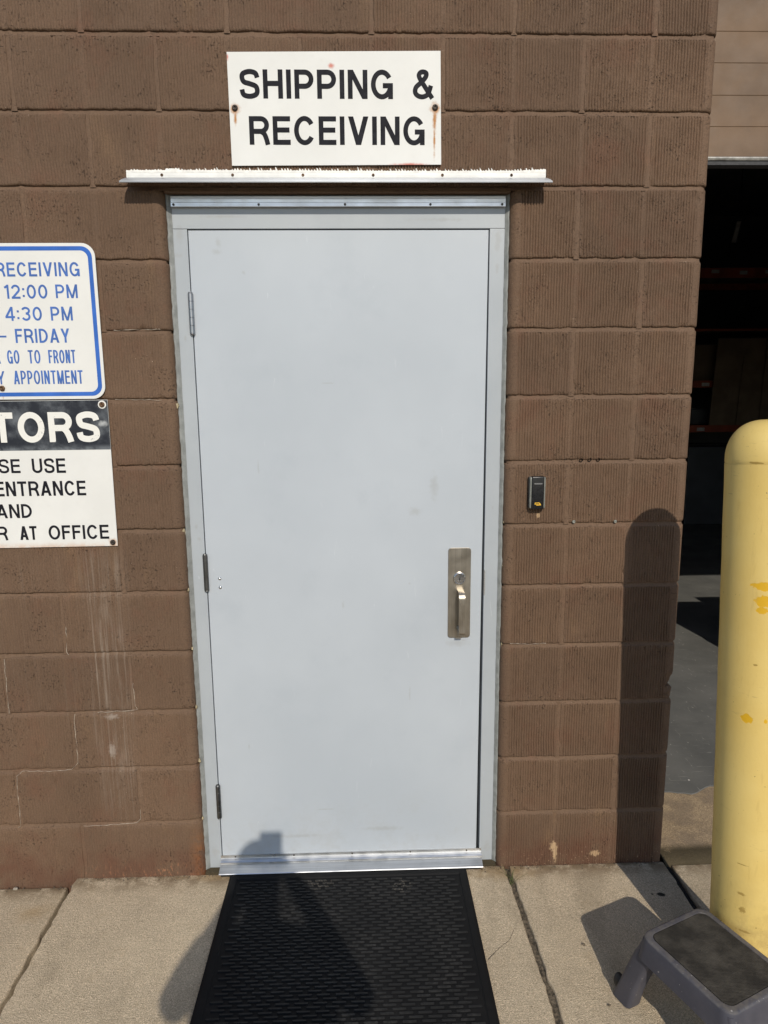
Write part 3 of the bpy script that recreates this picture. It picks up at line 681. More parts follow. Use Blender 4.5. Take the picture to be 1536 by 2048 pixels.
# ------------------------------------------------------------------ door frame
YF = .033
frame = empty('door_frame', (-.508, YF, -.012), 'grey painted steel frame around the door in the block wall', 'door frame')
box('jamb', -1.007, -.9625, YF, .16, -.012, 2.1145, 'frame_paint', frame, .0012)
box('jamb', -.0545, -.0065, YF, .16, -.012, 2.1145, 'frame_paint', frame, .0012)
box('head', -1.007, -.0065, YF, .16, 2.1155, 2.2085, 'frame_paint', frame, .0012)
for a, b in ((-.9624, -.946), (-.071, -.0546)): box('door_stop', a, b, .088, .15, -.012, 2.1144, 'gap_shade_black', frame)
box('door_stop', -.9459, -.0711, .088, .15, 2.098, 2.1144, 'gap_shade_black', frame)
box('strike_plate', -.0546, -.0505, YF-.0012, YF+.03, .968, 1.052, 'aluminium', frame)
strip = extrude_x('weather_strip', [(YF, 2.174), (YF-.0105, 2.174), (YF-.0112, 2.1755), (YF-.0112, 2.186), (YF-.0098, 2.1872), (YF-.0100, 2.196), (YF-.0088, 2.1972), (YF-.0085, 2.2045), (YF, 2.2045)], -1.003, -.0105, 'aluminium', frame)
for x in (-.995, -.745, -.490, -.236, -.021): screw('screw', x, YF-.0118, 2.1805, .0036, 'strip_screw', strip, .0025)
def bead(x0, x1, zs, seed, mat, parent, ya=.020, yb=YF-.0015):
    rd = random.Random(seed); v = []; f = []
    n = len(zs)
    for i, z in enumerate(zs):
        w = rd.uniform(-.0012, .0012); lump = .0035*max(0, rd.random()-.82)/.18
        v += [(x0+w*.6, ya+.012, z), (x0+(x1-x0)*.2+w, ya-lump, z), (x0+(x1-x0)*.55+w, (ya+yb)/2-lump*.5, z), (x1+w*.4, yb, z)]
    for i in range(n-1):
        for j in range(3): f.append((i*4+j, i*4+j+1, i*4+j+5, i*4+j+4))
    return pydata('caulk_bead', v, f, mat, parent, True, recalc=False)
zz = [-.012+2.224*i/160 for i in range(161)]
bead(-1.0205, -1.004, zz, 1, 'grey_caulk', frame, .0225)
bead(.0045, -.0095, zz, 2, 'grey_caulk', frame, .0225)
extrude_x('caulk_bead', [(.028, 2.2235), (.021, 2.218), (.0215, 2.213), (.0315, 2.2088), (.034, 2.212)], -1.015, .001, 'grey_caulk', frame)
rd = random.Random(9)
for x, z, s in ((-1.019, 1.595, .010), (-1.024, 1.195, .013), (-1.019, 1.005, .006), (-1.018, .805, .006), (-1.016, .60, .007), (-1.016, .405, .008), (-1.017, .19, .006), (.006, 1.395, .006), (.005, 1.215, .007), (.005, 1.07, .006), (.006, .80, .006)):
    bm = bmesh.new(); bmesh.ops.create_icosphere(bm, subdivisions=2, radius=1)
    for vv in bm.verts: vv.co = Vector((x, .0195, z))+Vector((vv.co.x*s*.55, vv.co.y*s*.5, vv.co.z*s))*(1+rd.uniform(-.4, .35))
    from_bm('foam_lump', bm, 'old_foam', frame, True)

# ------------------------------------------------------------------ door
YD = .036
door = empty('steel_door', (-.511, YD, -.008), 'plain light grey steel door with nickel pull under the shipping sign', 'door')
nx_, nz_ = 24, 56; P = np.zeros((nz_+5, nx_+5, 3)); us = np.linspace(0, 1, nx_+1); vs = np.linspace(0, 1, nz_+1)
uu = np.concatenate([[0, 0], us, [1, 1]]); vv = np.concatenate([[0, 0], vs, [1, 1]]); dd_u = np.concatenate([[.044, .0012], np.zeros(nx_+1), [.0012, .044]]); dd_v = np.concatenate([[.044, .0012], np.zeros(nz_+1), [.0012, .044]])
rg = np.random.default_rng(12)
for i, q in enumerate(vv):
    xr = -.0655+(.0080)*q; xl = -.9602
    for j, u in enumerate(uu):
        ex = .0012 if j == 2 else (-.0012 if j == len(uu)-3 else 0); ez = .0012 if i == 2 else (-.0012 if i == len(vv)-3 else 0)
        P[i, j] = (xl+(xr-xl)*u+ex, YD+max(dd_u[j], dd_v[i]), .004+(2.1115-.004)*q+ez)
P[2:-2, 2:-2, 1] += .0004*noise2(P[2:-2, 2:-2, 0], P[2:-2, 2:-2, 2], rg, 5)
leaf = grid_mesh('leaf', P, 'door_paint', door, False)
pydata('leaf_back', [(-.958, .079, .006), (-.064, .079, .006), (-.060, .079, 2.11), (-.958, .079, 2.11)], [(0, 1, 2, 3)], 'door_paint', door)
for z0, z1, mt in ((1.812, 1.930, 'hinge_steel'), (1.000, 1.118, 'dull_hinge_steel'), (.184, .304, 'dull_hinge_steel')):
    bm = bmesh.new(); r = .0080; n = 5; h = (z1-z0)/n; prof = [(0, z0-.004), (r*.7, z0-.004), (r*.9, z0-.001)]
    for i in range(n):
        a = z0+h*i; prof += [(r*.84, a), (r, a+.0010), (r, a+h-.0010), (r*.84, a+h)]
    prof += [(r*.9, z1+.001), (r*.7, z1+.004), (0, z1+.004)]
    lathe(bm, prof, Matrix.Translation((-.9618, YF-.0045, 0)), 24)
    hg = from_bm('hinge', bm, mt, door, False)
    box('hinge_leaf', -.9625, -.9600, YF-.001, YD+.03, z0, z1, mt, hg)
for z in (1.037, 1.007):
    bm = bmesh.new(); lathe(bm, [(.0058, 0), (.0056, .001), (.0045, .0028), (.0026, .0040), (0, .0044)], outward(-.9195, YD, z), 18); from_bm('bolt_head', bm, 'polished_steel', door, True)
# nickel escutcheon with cylinder and pull
esc = plate('handle_plate', rrect(.0745, .308, .010, 6, -.1355, .974), YD-.0035, YD-.0004, 'satin_nickel', door, .0010)
bm = bmesh.new(); lathe(bm, [(.0215, -.002), (.0205, .004), (.0195, .0085), (.0178, .0095), (.0168, .0080), (.0, .0080)], outward(-.1360, YD-.003, 1.026), 36)
cyl = from_bm('lock_cylinder', bm, 'polished_steel', esc, False)
plate('keyway', [(-.1385, 1.020), (-.1335, 1.020), (-.1345, 1.024), (-.1350, 1.031), (-.1370, 1.031), (-.1375, 1.024)], YD-.0118, YD-.0105, 'keyhole_black', esc)
plate('key_shoulder', rrect(.0085, .0030, .001, 3, -.136, 1.0185), YD-.0122, YD-.0105, 'polished_steel', esc)
path = []
for a in range(0, 91, 15): path.append((YD-.003-.046*math.sin(R_(a)) , .968+.0145*math.cos(R_(a))+.004))
path = [(YD-.003, .9835)]+[(YD-.003-.030-.016*math.sin(R_(a)), .9665+.017*math.cos(R_(a))) for a in range(0, 91, 15)]
path += [(YD-.049, .93), (YD-.049, .89), (YD-.049, .852), (YD-.047, .846), (YD-.040, .843), (YD-.026, .845), (YD-.003, .853)]
v = []; f = []
for i, (y, z) in enumerate(path):
    p, q = path[max(0, i-1)], path[min(len(path)-1, i+1)]; dy, dz = q[0]-p[0], q[1]-p[1]; L = math.hypot(dy, dz); ny, nz2 = -dz/L*.0028, dy/L*.0028
    w = .0100; ox = -.1325
    sec = [(-w, 1), (-w*.92, 1.25), (w*.92, 1.25), (w, 1), (w, -1), (-w, -1)]
    for sx, sn in sec: v.append((ox+sx, y+ny*sn, z+nz2*sn))
for i in range(len(path)-1):
    for j in range(6): f.append((i*6+j, i*6+(j+1) % 6, i*6+6+(j+1) % 6, i*6+6+j))
f += [(0, 1, 2, 3, 4, 5), tuple(len(v)-6+j for j in range(6))]
pydata('pull_handle', v, f, 'satin_nickel', esc)
bm = bmesh.new(); lathe(bm, [(.0105, 0), (.010, .006), (.006, .012), (.0055, .020), (0, .020)], outward(-.1345, YD-.003, .852), 20); from_bm('pull_mount', bm, 'satin_nickel', esc, True)
box('plate_tab', -.1465, -.1275, YD-.003, YD-.0003, .8165, .8200, 'aluminium', esc)
# sweep along the foot of the door
prof = [(YD-.0005, .0345), (YD-.0035, .0345), (YD-.0040, .0215), (YD-.0120, .0195), (YD-.0175, .0155), (YD-.0180, .0115), (YD-.0150, .0085), (YD-.0480, -.0040), (YD-.0500, -.0060), (YD-.0485, -.0068), (YD-.012, .0045), (YD-.0005, .0060)]
sw = extrude_x('door_sweep', prof, -.9655, -.0480, 'aluminium', door)
for x in (-.915, -.71, -.505, -.30, -.10): screw('screw', x, YD-.0036, .0285, .0028, 'dark_screw', sw, .002)
tag(box('threshold', -.960, -.056, -.010, .16, -.022, -.0125, 'dull_hinge_steel'), 'low grey metal threshold strip under the closed door', 'threshold')

# ------------------------------------------------------------------ drip cap above the door
cap = empty('drip_cap', (-.508, 0, 2.219), 'white metal drip cap with ragged caulk along the top of the doorway', 'drip cap')
fl = extrude_x('flange', [(-.0030, 2.2635), (-.0058, 2.2635), (-.0062, 2.2545), (-.0070, 2.2540), (-.0066, 2.2465), (-.0030, 2.2465)], -1.1175, .1005, 'white_flange', cap)
extrude_x('lip', [(-.0030, 2.2462), (-.0062, 2.2462), (-.020, 2.2420), (-.040, 2.2335), (-.0565, 2.2235), (-.0575, 2.2195), (-.0560, 2.2190), (-.050, 2.2240), (-.020, 2.2385), (-.0030, 2.2430)], -1.123, .108, 'lip_white', cap,
    [.012, .010, .007, .003, 0, 0, 0, .003, .007, .012], [-.012, -.010, -.007, -.003, 0, 0, 0, -.003, -.007, -.012], True)
rd = random.Random(21); v = []; f = []
n = int(1.218/.0021); ph = 0
for i in range(n+1):
    x = -1.1175+1.218*i/n; k = (x/PITCH) % 1.0
    blob = .5+.5*math.sin(x*9+1)+.5*math.sin(x*31)
    kk = int(x//PITCH); rnd_ = random.Random(kk*7+3).uniform(.15, 1.15)
    tooth = rnd_*max(0, 1-abs(k-.30)/.42)*(.0120 if x > -.93 else .0065)*rd.uniform(.5, 1.05)
    basez = 2.2668+.0010*math.sin(x*5)+rd.uniform(-.0006, .0006)+(.004 if abs(x+.985) < .02 else 0)+(.003*max(0, (x-.02)/.08))
    zt = basez+tooth
    v += [(x, -.0030+0*zt, 2.2560), (x, -.0064, 2.2600), (x, -.0062, 2.2650), (x+rd.uniform(-.0004, .0004), -.0040, basez), (x-tooth*.35, -.0012, zt), (x, .004, zt-.001)]
for i in range(n):
    for j in range(5): f.append((i*6+j, i*6+j+1, i*6+j+7, i*6+j+6))
pydata('caulk_bead', v, f, 'white_caulk', cap, False)
for x in (-1.016, -.813, -.610, -.406, -.204, -.001): screw('screw', x, -.0064, 2.2535, .0042, 'rusty_screw', cap, .003)

# ------------------------------------------------------------------ signs
def thin_sheet(name, pts, y0, th, mat, parent): return plate(name, pts, y0-th, y0, mat, parent, .0004)
s1 = empty('shipping_sign', (-.51, -.004, 2.28), 'white SHIPPING & RECEIVING sign in black letters above the door', 'sign')
YS = -.0060
nx_, nz_ = 30, 14; P = np.zeros((nz_+1, nx_+1, 3))
thin_sheet('panel', [(-.8135, 2.279), (-.2075, 2.2825), (-.2110, 2.5835), (-.8150, 2.5775)], YS+.0018, .0018, 'shipping_face', s1)
lettering('SHIPPING', -.782, -.347, 2.457, 2.533, .178, YS, 'letter_black', s1, .115)
lettering('&', -.289, -.230, 2.457, 2.535, .168, YS, 'letter_black', s1)
lettering('RECEIVING', -.760, -.256, 2.335, 2.411, .178, YS, 'letter_black', s1, .125)
for x, z in ((-.798, 2.432), (-.226, 2.435)): screw('screw', x, YS-.0003, z, .0085, 'dark_screw', s1, .006)
# blue-lettered opening hours, half of it out of the picture
s2 = empty('hours_sign', (-1.53, -.004, 1.619), 'white sign with blue rounded border and blue receiving hours text', 'sign')
W2, X1 = .610, -1.2250; cx2 = X1-W2/2; YH = -.0060
thin_sheet('panel', rrect(W2, .4495, .038, 8, cx2, 1.8435), YH+.0018, .0018, 'hours_face', s2)
o_ = rrect(W2-.018, .4495-.018, .031, 8, cx2, 1.8435); i_ = rrect(W2-.042, .4495-.042, .022, 8, cx2, 1.8435); n = len(o_)
pydata('border', [(x, YH-.0003, z) for x, z in o_]+[(x, YH-.0003, z) for x, z in i_], [(i, (i+1) % n, n+(i+1) % n, n+i) for i in range(n)], 'border_blue', s2, recalc=False)
for tx, x0, x1, z0, z1, th in (('RECEIVING', -1.516, -1.273, 1.975, 2.0145, .155), ('12:00', -1.496, -1.372, 1.912, 1.952, .15), ('PM', -1.348, -1.284, 1.913, 1.952, .15), ('4:30', -1.501, -1.394, 1.849, 1.889, .15), ('PM', -1.368, -1.304, 1.849, 1.889, .15),
        ('-', -1.527, -1.504, 1.785, 1.826, .13), ('FRIDAY', -1.478, -1.318, 1.785, 1.826, .15), ('R', -1.548, -1.529, 1.725, 1.763, .13), ('GO', -1.508, -1.472, 1.725, 1.764, .125), ('TO', -1.446, -1.410, 1.725, 1.764, .125), ('FRONT', -1.386, -1.306, 1.725, 1.764, .125),
        ('Y', -1.545, -1.521, 1.664, 1.703, .125), ('APPOINTMENT', -1.495, -1.289, 1.664, 1.704, .125)):
    lettering(tx, x0, x1, z0, z1, th, YH, 'letter_blue', s2, .15)
screw('screw', -1.532, YH-.0004, 1.652, .0085, 'rusty_screw', s2, .005)
# visitors sign below it
s3 = empty('visitors_sign', (-1.53, -.004, 1.158), 'white visitors sign with faded black band and rusty lower edge', 'sign')
YV = -.0050; X1 = -1.2235
thin_sheet('panel', [(X1-.61, 1.158), (X1-.0015, 1.1605), (X1+.0015, 1.6155), (X1-.61, 1.6135)], YV+.0018, .0018, 'visitors_face', s3)
pydata('title_band', [(X1-.609, YV-.0002, 1.463), (X1+.0002, YV-.0002, 1.4645), (X1+.001, YV-.0002, 1.6145), (X1-.609, YV-.0002, 1.6125)], [(0, 1, 2, 3)], 'faded_black', s3, recalc=False)
for tx, x0, x1, z0, z1, th in (('TORS', -1.576, -1.252, 1.489, 1.580, .205),): lettering(tx, x0, x1, z0, z1, th, YV-.0003, 'letter_cream', s3, .12)
for tx, x0, x1, z0, z1 in (('SE', -1.568, -1.503, 1.395, 1.438), ('USE', -1.467, -1.365, 1.394, 1.439), ('ENTRANCE', -1.586, -1.309, 1.323, 1.369), ('AND', -1.590, -1.481, 1.254, 1.298), ('R', -1.596, -1.563, 1.184, 1.228), ('AT', -1.525, -1.472, 1.184, 1.228), ('OFFICE', -1.436, -1.249, 1.184, 1.229)):
    lettering(tx, x0, x1, z0, z1, .165, YV, 'letter_black', s3, .12)
bm = bmesh.new(); lathe(bm, [(.0125, 0), (.0122, .0008), (.0085, .0010), (.008, .0004)], outward(-1.239, YV-.0003, 1.601), 24); from_bm('washer', bm, 'letter_cream', s3)
screw('screw', -1.239, YV-.0004, 1.601, .0085, 'rusty_screw', s3, .006); screw('screw', -1.239, YV-.0004, 1.1725, .0085, 'dark_screw', s3, .006)

# ------------------------------------------------------------------ card reader
rdr = empty('card_reader', (.1015, 0, 1.262), 'small black card reader with silver sides beside the door', 'card reader')
bm = bmesh.new(); add_box(bm, .0765, .1265, -.021, .004, 1.2635, 1.3640, .005, 3); from_bm('body', bm, 'reader_silver', rdr, True)
bm = bmesh.new(); add_box(bm, .0815, .1215, -.0245, -.004, 1.2615, 1.3660, .004, 3); from_bm('face', bm, 'reader_black', rdr, True)
bm = bmesh.new(); add_box(bm, .0735, .0775, -.012, .004, 1.2650, 1.3620, .0015, 2); from_bm('side_band', bm, 'reader_black', rdr, True)
plate('status_light', rrect(.026, .0042, .002, 4, .1018, 1.3435), -.0252, -.0240, 'led_grey', rdr)
lg = plate('logo', [(.0925, 1.2835), (.1065, 1.2840), (.1105, 1.2800), (.1125, 1.2745), (.0975, 1.2740), (.0965, 1.2768), (.0915, 1.2775)], -.0250, -.0242, 'logo_yellow', rdr)
v = []; f = []
for x in (.0965, .1003, .1041):
    b = len(v); v += [(x-.0012, -.02515, 1.2782), (x+.0014, -.02515, 1.2782), (x+.0010, -.02515, 1.2815), (x-.0016, -.02515, 1.2815)]; f.append((b, b+1, b+2, b+3))
pydata('logo_mark', v, f, 'reader_black', lg, recalc=False)

# ------------------------------------------------------------------ entrance mat
mat_o = empty('entrance_mat', (-.516, -.5, -.014), 'black rubber mat with raised dashes in front of the door', 'mat')
x0, x1, y0, y1 = -.926, -.108, -1.21, -.0125
bm = bmesh.new(); add_box(bm, x0, x1, y0, y1, -.0135, -.0085, .001); from_bm('base', bm, 'mat_rubber', mat_o)
bw = .030; v = []; f = []
def ringz(d, z): return [(x0+d, y0+d, z), (x1-d, y0+d, z), (x1-d, y1-d, z), (x0+d, y1-d, z)]
rings = [ringz(.0006, -.0095), ringz(.010, -.0048), ringz(bw-.004, -.0042), ringz(bw, -.0082)]
for r in rings: v += r
for i in range(3):
    for j in range(4): f.append((i*4+j, i*4+(j+1) % 4, i*4+4+(j+1) % 4, i*4+4+j))
pydata('border', v, f, 'mat_rubber', mat_o)
v = []; f = []; rd = random.Random(6)
row = 0; y = y1-bw-.012
while y > y0+bw+.006:
    px = .0515; x = x0+bw+.008+(row % 2)*px*.5+(.008 if row % 4 > 1 else 0)
    while x+.040 < x1-bw-.004:
        L, w, zt, zb = .040, .0030, -.0052, -.0088; b = len(v)
        out = [(x, y), (x+.002, y-w), (x+L-.002, y-w), (x+L, y), (x+L-.002, y+w), (x+.002, y+w)]
        v += [(p, q, zb) for p, q in out] + [(p+(.0008 if p < x+L/2 else -.0008), q*1.0+(y-q)*.25, zt) for p, q in out]
        f += [(b+6, b+7, b+8, b+9, b+10, b+11)] + [(b+i, b+(i+1) % 6, b+6+(i+1) % 6, b+6+i) for i in range(6)]
        x += px
    y -= .0128; row += 1
tag(pydata('tread_dashes', v, f, 'mat_tread', mat_o, recalc=False), kind='stuff')

# ------------------------------------------------------------------ bollard
bol = empty('bollard', (.6035, -.50, -.015), 'tall faded yellow bollard with peeling paint beside the garage opening', 'bollard')
rot = Matrix.Translation((.6035, -.50, -.015)) @ Matrix.Rotation(math.atan(-.030), 4, 'Y') @ Matrix.Rotation(math.atan(-.030), 4, 'X')
r = .0905; HB = 1.572
prof = [(r+.002, 0), (r+.002, .004)]+[(r+.0004*math.sin(i*1.7), .004+(HB-.108-.004)*i/30) for i in range(31)]
bm = bmesh.new(); lathe(bm, prof, rot, 64); from_bm('sleeve', bm, 'bollard_yellow', bol, True)
prof = [(r-.0006, HB-.108), (r-.0012, HB-.1065), (r+.0002, HB-.104), (r, HB-.095)]+[(r*math.cos(R_(a))**.82, HB-.095+.095*math.sin(R_(a))) for a in range(6, 90, 6)]+[(0, HB)]
bm = bmesh.new(); lathe(bm, prof, rot, 64); from_bm('dome_cap', bm, 'bollard_yellow', bol, True)

# ------------------------------------------------------------------ step stool
GZ = -.015
stool = empty('step_stool', (.4215, -.658, GZ), 'grey plastic step stool with worn dark grip pad by the bollard', 'step stool')
Lx, Ly = .400, -.9165
SM = Matrix(((Lx, -Ly, 0, .4215), (Ly, Lx, 0, -.658), (0, 0, 1, GZ), (0, 0, 0, 1)))   # local x = long axis, y = across
HS = .240
def sharp(o): o.data.set_sharp_from_angle(angle=R_(32)); return o
def st_rect(a, b, r, n=6): return rrect(2*a, 2*b, r, n)
def loft(bm, secs, cap0=True, cap1=True):
    rings = [[bm.verts.new(SM @ Vector(p)) for p in s] for s in secs]; n = len(rings[0])
    for a, b in zip(rings, rings[1:]):
        for i in range(n): bm.faces.new((a[i], a[(i+1) % n], b[(i+1) % n], b[i]))
    if cap0: bm.faces.new(rings[0])
    if cap1: bm.faces.new(rings[-1])
bm = bmesh.new(); secs = []
for ex, z in ((.012, HS-.064), (.008, HS-.03), (.004, HS-.006), (.0028, HS-.0025), (.0005, HS-.0006), (-.003, HS), (-.0125, HS), (-.0140, HS-.003)):
    secs.append([(x, y, z) for x, y in st_rect(.132+ex, .112+ex, .030+min(ex, 0)*.6)])
inner = [[(x, y, z) for x, y in st_rect(.132+ex, .112+ex, .028)] for ex, z in ((.008, HS-.064), (.004, HS-.018))]
loft(bm, inner[::-1]+secs, True, True)
sharp(from_bm('top', bm, 'stool_plastic', stool, True))
bm = bmesh.new(); loft(bm, [[(x, y, z) for x, y in st_rect(.1175-d, .0975-d, .022-d*.5)] for d, z in ((.0, HS-.0028), (.0005, HS+.0003), (.0025, HS+.0009))], False, True)
from_bm('grip_pad', bm, 'stool_pad', stool, False)
for sx in (-1, 1):
    for sy in (-1, 1):
        bm = bmesh.new(); secs = []
        for tz, z in ((0, HS-.012), (.12, HS-.040), (.3, HS-.07), (.55, HS-.125), (.8, HS-.185), (.95, .012), (1.0, .0)):
            cx_ = sx*(.104+.074*tz); cy_ = sy*(.090+.014*tz); hx = .030-.003*tz+(.004 if tz > .9 else 0); hy = .022+.003*tz
            secs.append([(cx_+x, cy_+y, z) for x, y in st_rect(hx, hy, .013, 4)])
        loft(bm, secs); lg_ = sharp(from_bm('leg', bm, 'stool_plastic', stool, True))
        bm = bmesh.new(); A = SM @ Matrix.Translation((sx*.204, sy*.108, .035)) @ Matrix.Rotation(R_(90)*sx, 4, 'Y') @ Matrix.Diagonal((1.6, 1, 1, 1))
        lathe(bm, [(.0135, -.012), (.0135, .004), (.011, .008), (0, .008)], A, 20); from_bm('rubber_foot', bm, 'black_rubber', lg_, True)
    bm = bmesh.new(); secs = []        # end panel with an arch below
    outl = [(-.085, .175), (.085, .175), (.095, .09), (.075, .085)]+[(.075*math.cos(R_(a)), .085+.045*math.sin(R_(a))) for a in range(15, 180, 15)]+[(-.075, .085), (-.095, .09)]
    for dx in (-.003, .003):
        secs.append([(sx*(.130+.065*(.2-z)/.2+dx), y, z) for y, z in outl])
    loft(bm, secs); from_bm('end_panel', bm, 'stool_plastic', stool)

# ------------------------------------------------------------------ garage: sectional door, room, racks
gd = empty('sectional_door', (2.1, .31, 2.39), 'brown sectional garage door rolled partly up at the right', 'garage door')
zb = 2.402
z = zb; i = 0
while z < 4.1:
    h = [.094, .096, .098, .094][i % 4]
    extrude_x('panel_rib', [(.345, z), (.3012, z), (.3000, z+.0014), (.3000, z+h-.0016), (.3012, z+h-.0003), (.345, z+h-.0003)], .58, 3.75, 'panel_brown', gd)
    z += h; i += 1
extrude_x('bottom_rail', [(.34, zb-.001), (.296, zb-.001), (.294, zb-.006), (.296, zb-.012), (.34, zb-.012)], .58, 3.75, 'seal_metal', gd)
extrude_x('rubber_seal', [(.335, zb-.0121), (.300, zb-.0121), (.298, zb-.026), (.310, zb-.034), (.330, zb-.026)], .58, 3.75, 'black_rubber', gd)
bm = bmesh.new()
add_box(bm, -4.1, -4.0, .2, 9.5, -.1, 4.6); add_box(bm, 9.0, 9.1, .2, 9.5, -.1, 4.6); add_box(bm, -4.1, 9.1, 9.4, 9.5, -.1, 4.6); add_box(bm, -4.1, -3.1, .1, .2, -.1, 4.6); add_box(bm, 7.0, 9.1, .1, .2, -.1, 4.6)
tag(from_bm('warehouse_walls', bm, 'interior_wall'), kind='structure')
tag(box('warehouse_ceiling', -4.1, 9.1, .2, 9.5, 4.4, 4.6, 'interior_wall'), kind='structure')
rk = empty('storage_rack', (4.0, 6.2, 0), 'dark storage rack with orange beams inside the warehouse', 'rack')
for x in (2.55, 5.35):
    for y in (5.95, 6.9): box('upright', x-.04, x+.04, y-.03, y+.03, 0, 3.6, 'rack_blue', rk, .003)
for zt, h in ((3.005, .11), (2.33, .03), (1.735, .08), (1.215, .085)):
    for y in (5.93, 6.9): box('beam', 2.59, 5.31, y-.02, y+.02, zt-h, zt, 'rack_orange', rk, .003)
    box('shelf', 2.59, 5.31, 5.96, 6.88, zt-.03, zt-.006, 'shelf_board', rk)
for x, zt in ((3.62, 2.985), (3.95, 2.97), (4.25, 2.98), (3.60, 1.71), (3.58, 1.185)): box('beam_label', x-.045, x+.045, 5.905, 5.909, zt-.04, zt, 'label_white', rk)
def carton(x, y, z, w, d, h, mat, label, name='carton'):
    c_ = empty(name, (x, y, z), label, 'box'); box('shell', x-w/2, x+w/2, y-d/2, y+d/2, z, z+h, mat, c_, .006); box('lid_seam', x-w/2+.01, x+w/2-.01, y-.02, y+.02, z+h, z+h+.002, 'label_white', c_); return c_
carton(3.2, 6.4, 3.006, .5, .6, .35, 'cardboard', 'brown carton on the topmost shelf of the storage rack')
carton(3.72, 6.35, 1.737, .55, .6, .42, 'cardboard', 'brown carton on the middle shelf of the storage rack')
carton(3.66, 6.35, 1.217, .3, .5, .18, 'grey_bin', 'small grey bin on the lowest rack shelf', 'storage_bin')
carton(3.85, 6.3, .0, .75, .7, .95, 'grey_bin', 'large grey bin on the floor under the rack', 'storage_bin')
for i, (xa, w, h, dy) in enumerate(((3.95, .62, 1.00, .0), (4.22, .55, .80, -.03), (4.55, .7, 1.15, -.06))):
    sh = empty('cardboard_sheet', (xa, 5.85+dy, 1.217), ['widest leaning cardboard sheet, leftmost against the storage rack', 'shorter cardboard sheet leaning in the middle of the rack', 'tallest cardboard sheet leaning at the right of the rack'][i], 'cardboard', 'cardboard sheets leaning on the rack')
    v = [(xa-w/2-.02, 5.80+dy, 1.217), (xa+w/2-.02, 5.80+dy, 1.217), (xa+w/2+.06, 5.88+dy, 1.217+h), (xa-w/2+.06, 5.88+dy, 1.217+h)]
    v += [(a, b+.012, c_) for a, b, c_ in v]
    pydata('sheet', v, [(0, 1, 2, 3), (7, 6, 5, 4), (0, 1, 5, 4), (1, 2, 6, 5), (2, 3, 7, 6), (3, 0, 4, 7)], 'cardboard', sh)
st = empty('shadow_standin', (2.35, 1.5, 0), 'stack of cartons on a pallet inside the garage opening behind the bollard', 'cartons')  # unseen boxes on runners, added only to cast a shadow on the floor
for x in (1.96, 2.34, 2.66): box('standin_runner', x, x+.08, 1.2, 1.36, -.004, .09, 'shelf_board', st)
box('standin_body', 1.94, 2.76, 1.2, 1.36, .0905, .62, 'cardboard', st, .006)
box('standin_body', 1.95, 2.42, 1.2, 1.36, .6205, 1.10, 'cardboard', st, .006)
box('standin_body', 2.44, 2.76, 1.2, 1.36, .6205, 1.18, 'cardboard', st, .006)
lf = empty('hanging_tag', (3.86, 6.0, 3.42), 'pale narrow tag hanging on a cord in the dark warehouse', 'tag')
v = [(3.835, 6.0, 3.30), (3.885, 6.0, 3.30), (3.925, 6.0, 3.53), (3.880, 6.0, 3.53)]; v += [(a_, b_+.012, c_) for a_, b_, c_ in v]
pydata('plate', v, [(0, 1, 2, 3), (7, 6, 5, 4), (0, 1, 5, 4), (1, 2, 6, 5), (2, 3, 7, 6), (3, 0, 4, 7)], 'label_white', lf)
bm = bmesh.new(); lathe(bm, [(0, 0), (.07, .0), (.07, .03), (.006, .05), (.006, .82), (0, .82)], Matrix.Translation((3.905, 6.006, 3.53)), 12); from_bm('cord', bm, 'black_rubber', lf, True)

# ------------------------------------------------------------------ weed in the joint, pebbles
rd = random.Random(31)
wd = empty('weed', (.035, -.06, -.02), 'thin green weed growing from the joint by the door frame', 'weed')
for i in range(15):
    bx, by = .034+rd.uniform(-.006, .010), -.04-rd.uniform(0, .055); ang = rd.uniform(0, 6.28); ln = rd.uniform(.025, .065); lean = rd.uniform(.25, .8); w = rd.uniform(.0009, .0017); v = []; f = []
    for k in range(6):
        s = k/5; hx = math.cos(ang)*ln*lean*s**1.4; hy = math.sin(ang)*ln*lean*s**1.4*.7; hz = ln*s*(1-.25*s*lean); ww = w*(1-s*.85)
        v += [(bx+hx-math.sin(ang)*ww, by+hy+math.cos(ang)*ww, -.024+hz), (bx+hx+math.sin(ang)*ww, by+hy-math.cos(ang)*ww, -.024+hz), (bx+hx, by+hy, -.024+hz+w*.6)]
    for k in range(5):
        A, B = k*3, k*3+3; f += [(A, A+2, B+2, B), (A+2, A+1, B+1, B+2), (A+1, A, B, B+1)]
    pydata('blade', v, f, 'weed_green', wd, True)
for i, (x, y, s, lb) in enumerate([(.196, -.353, .0045, 'tiny dark pebble on the slab left of the stool shadow'), (-1.66, -.012, .007, 'small pale pebble at the wall foot far left'), (.20, -.56, .0035, 'tiny pebble beside the stool leg')]):
    bm = bmesh.new(); bmesh.ops.create_icosphere(bm, subdivisions=2, radius=1)
    for vv in bm.verts: vv.co = Vector((x, y, (-.040 if x < -1.45 else -.015)+s*.5))+Vector((vv.co.x*s*1.2, vv.co.y*s, vv.co.z*s*.7))*(1+rd.uniform(-.2, .2))
    tag(from_bm('pebble', bm, 'pebble' if i == 1 else 'soil', None, True), lb, 'pebble')

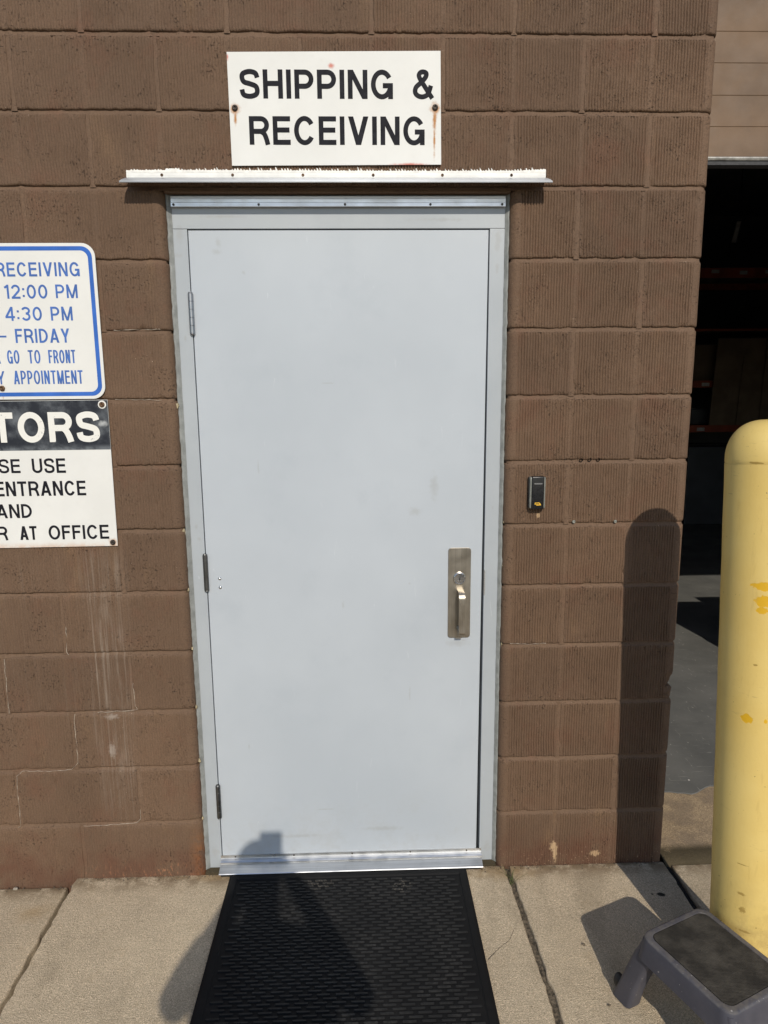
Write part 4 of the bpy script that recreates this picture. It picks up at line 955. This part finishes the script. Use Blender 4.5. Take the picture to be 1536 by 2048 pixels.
# ------------------------------------------------------------------ the person taking the picture (stands behind the camera; only the shadow shows)
def skin_body(name, joints, edges, mat, parent, root=0, sub=2):
    me = bpy.data.meshes.new(name); me.from_pydata([j[:3] for j in joints], edges, []); o = link(name, me, mat, parent)
    md = o.modifiers.new('skin', 'SKIN'); md.use_smooth_shade = True
    for i, j in enumerate(joints):
        sv = me.skin_vertices[0].data[i]; sv.radius = (j[3], j[4] if len(j) > 4 else j[3]); sv.use_root = (i == root)
    ms = o.modifiers.new('sub', 'SUBSURF'); ms.levels = 1; ms.render_levels = sub
    return o
PX, PY = -.455, -2.40
per = empty('person', (PX, PY, -.015), 'person in dark clothes standing and holding up a phone in both hands', 'person')
J_ = [(PX, PY, .96, .20, .13), (PX, PY, 1.18, .20, .13), (PX, PY+.01, 1.38, .18, .115), (PX, PY+.01, 1.475, .07), (PX, PY+.02, 1.55, .055), (PX, PY+.035, 1.61, .070, .080), (PX, PY+.04, 1.68, .066, .076)]
E_ = [(0, 1), (1, 2), (2, 3), (3, 4), (4, 5), (5, 6)]
for s in (-1, 1):
    b = len(J_)
    J_ += [(PX+s*.175, PY+.01, 1.425, .062), (PX+s*.265, PY+.10, 1.235, .047), (PX+s*.12, PY+.215, 1.43, .034), (PX+s*.062, PY+.245, 1.50, .028)]
    E_ += [(2, b), (b, b+1), (b+1, b+2), (b+2, b+3)]
    for k in range(4):
        c_ = len(J_); zk = 1.525+.020*(1.5-k); J_ += [(PX+s*.052, PY+.252, zk, .0085), (PX+s*.046, PY+.266, zk+.004, .008), (PX+s*.038, PY+.270, zk+.003, .007)]; E_ += [(b+3, c_), (c_, c_+1), (c_+1, c_+2)]
    c_ = len(J_); J_ += [(PX+s*.055, PY+.238, 1.53, .010), (PX+s*.035, PY+.243, 1.555, .009)]; E_ += [(b+3, c_), (c_, c_+1)]
    c_ = len(J_); J_ += [(PX+s*.095, PY, .88, .095), (PX+s*.105, PY+.01, .48, .062), (PX+s*.110, PY-.02, .07, .042), (PX+s*.125, PY+.13, .02, .035)]
    E_ += [(0, c_), (c_, c_+1), (c_+1, c_+2), (c_+2, c_+3)]
skin_body('body', J_, E_, 'cloth_dark', per)
bm = bmesh.new(); bmesh.ops.create_uvsphere(bm, u_segments=24, v_segments=16, radius=1)
for vv in bm.verts:
    c_ = vv.co.copy(); front = max(0, c_.y)
    vv.co = Vector((PX-.012+c_.x*.082, PY+.035+c_.y*.100, 1.668+c_.z*.096-(.02*front if c_.z < -.3 else 0)))
from_bm('hair', bm, 'hair', per, True)
ph = empty('phone', (-.452, -2.146, 1.571), 'black phone held upright at the camera position', 'phone')
bm = bmesh.new(); add_box(bm, -.0385, .0385, -.004, .004, -.0815, .0815, .0025, 2)
for vv in bm.verts: vv.co = Matrix.Rotation(R_(-6), 3, 'X') @ vv.co + Vector((-.452, -2.146, 1.571))
from_bm('case', bm, 'phone_black', ph)
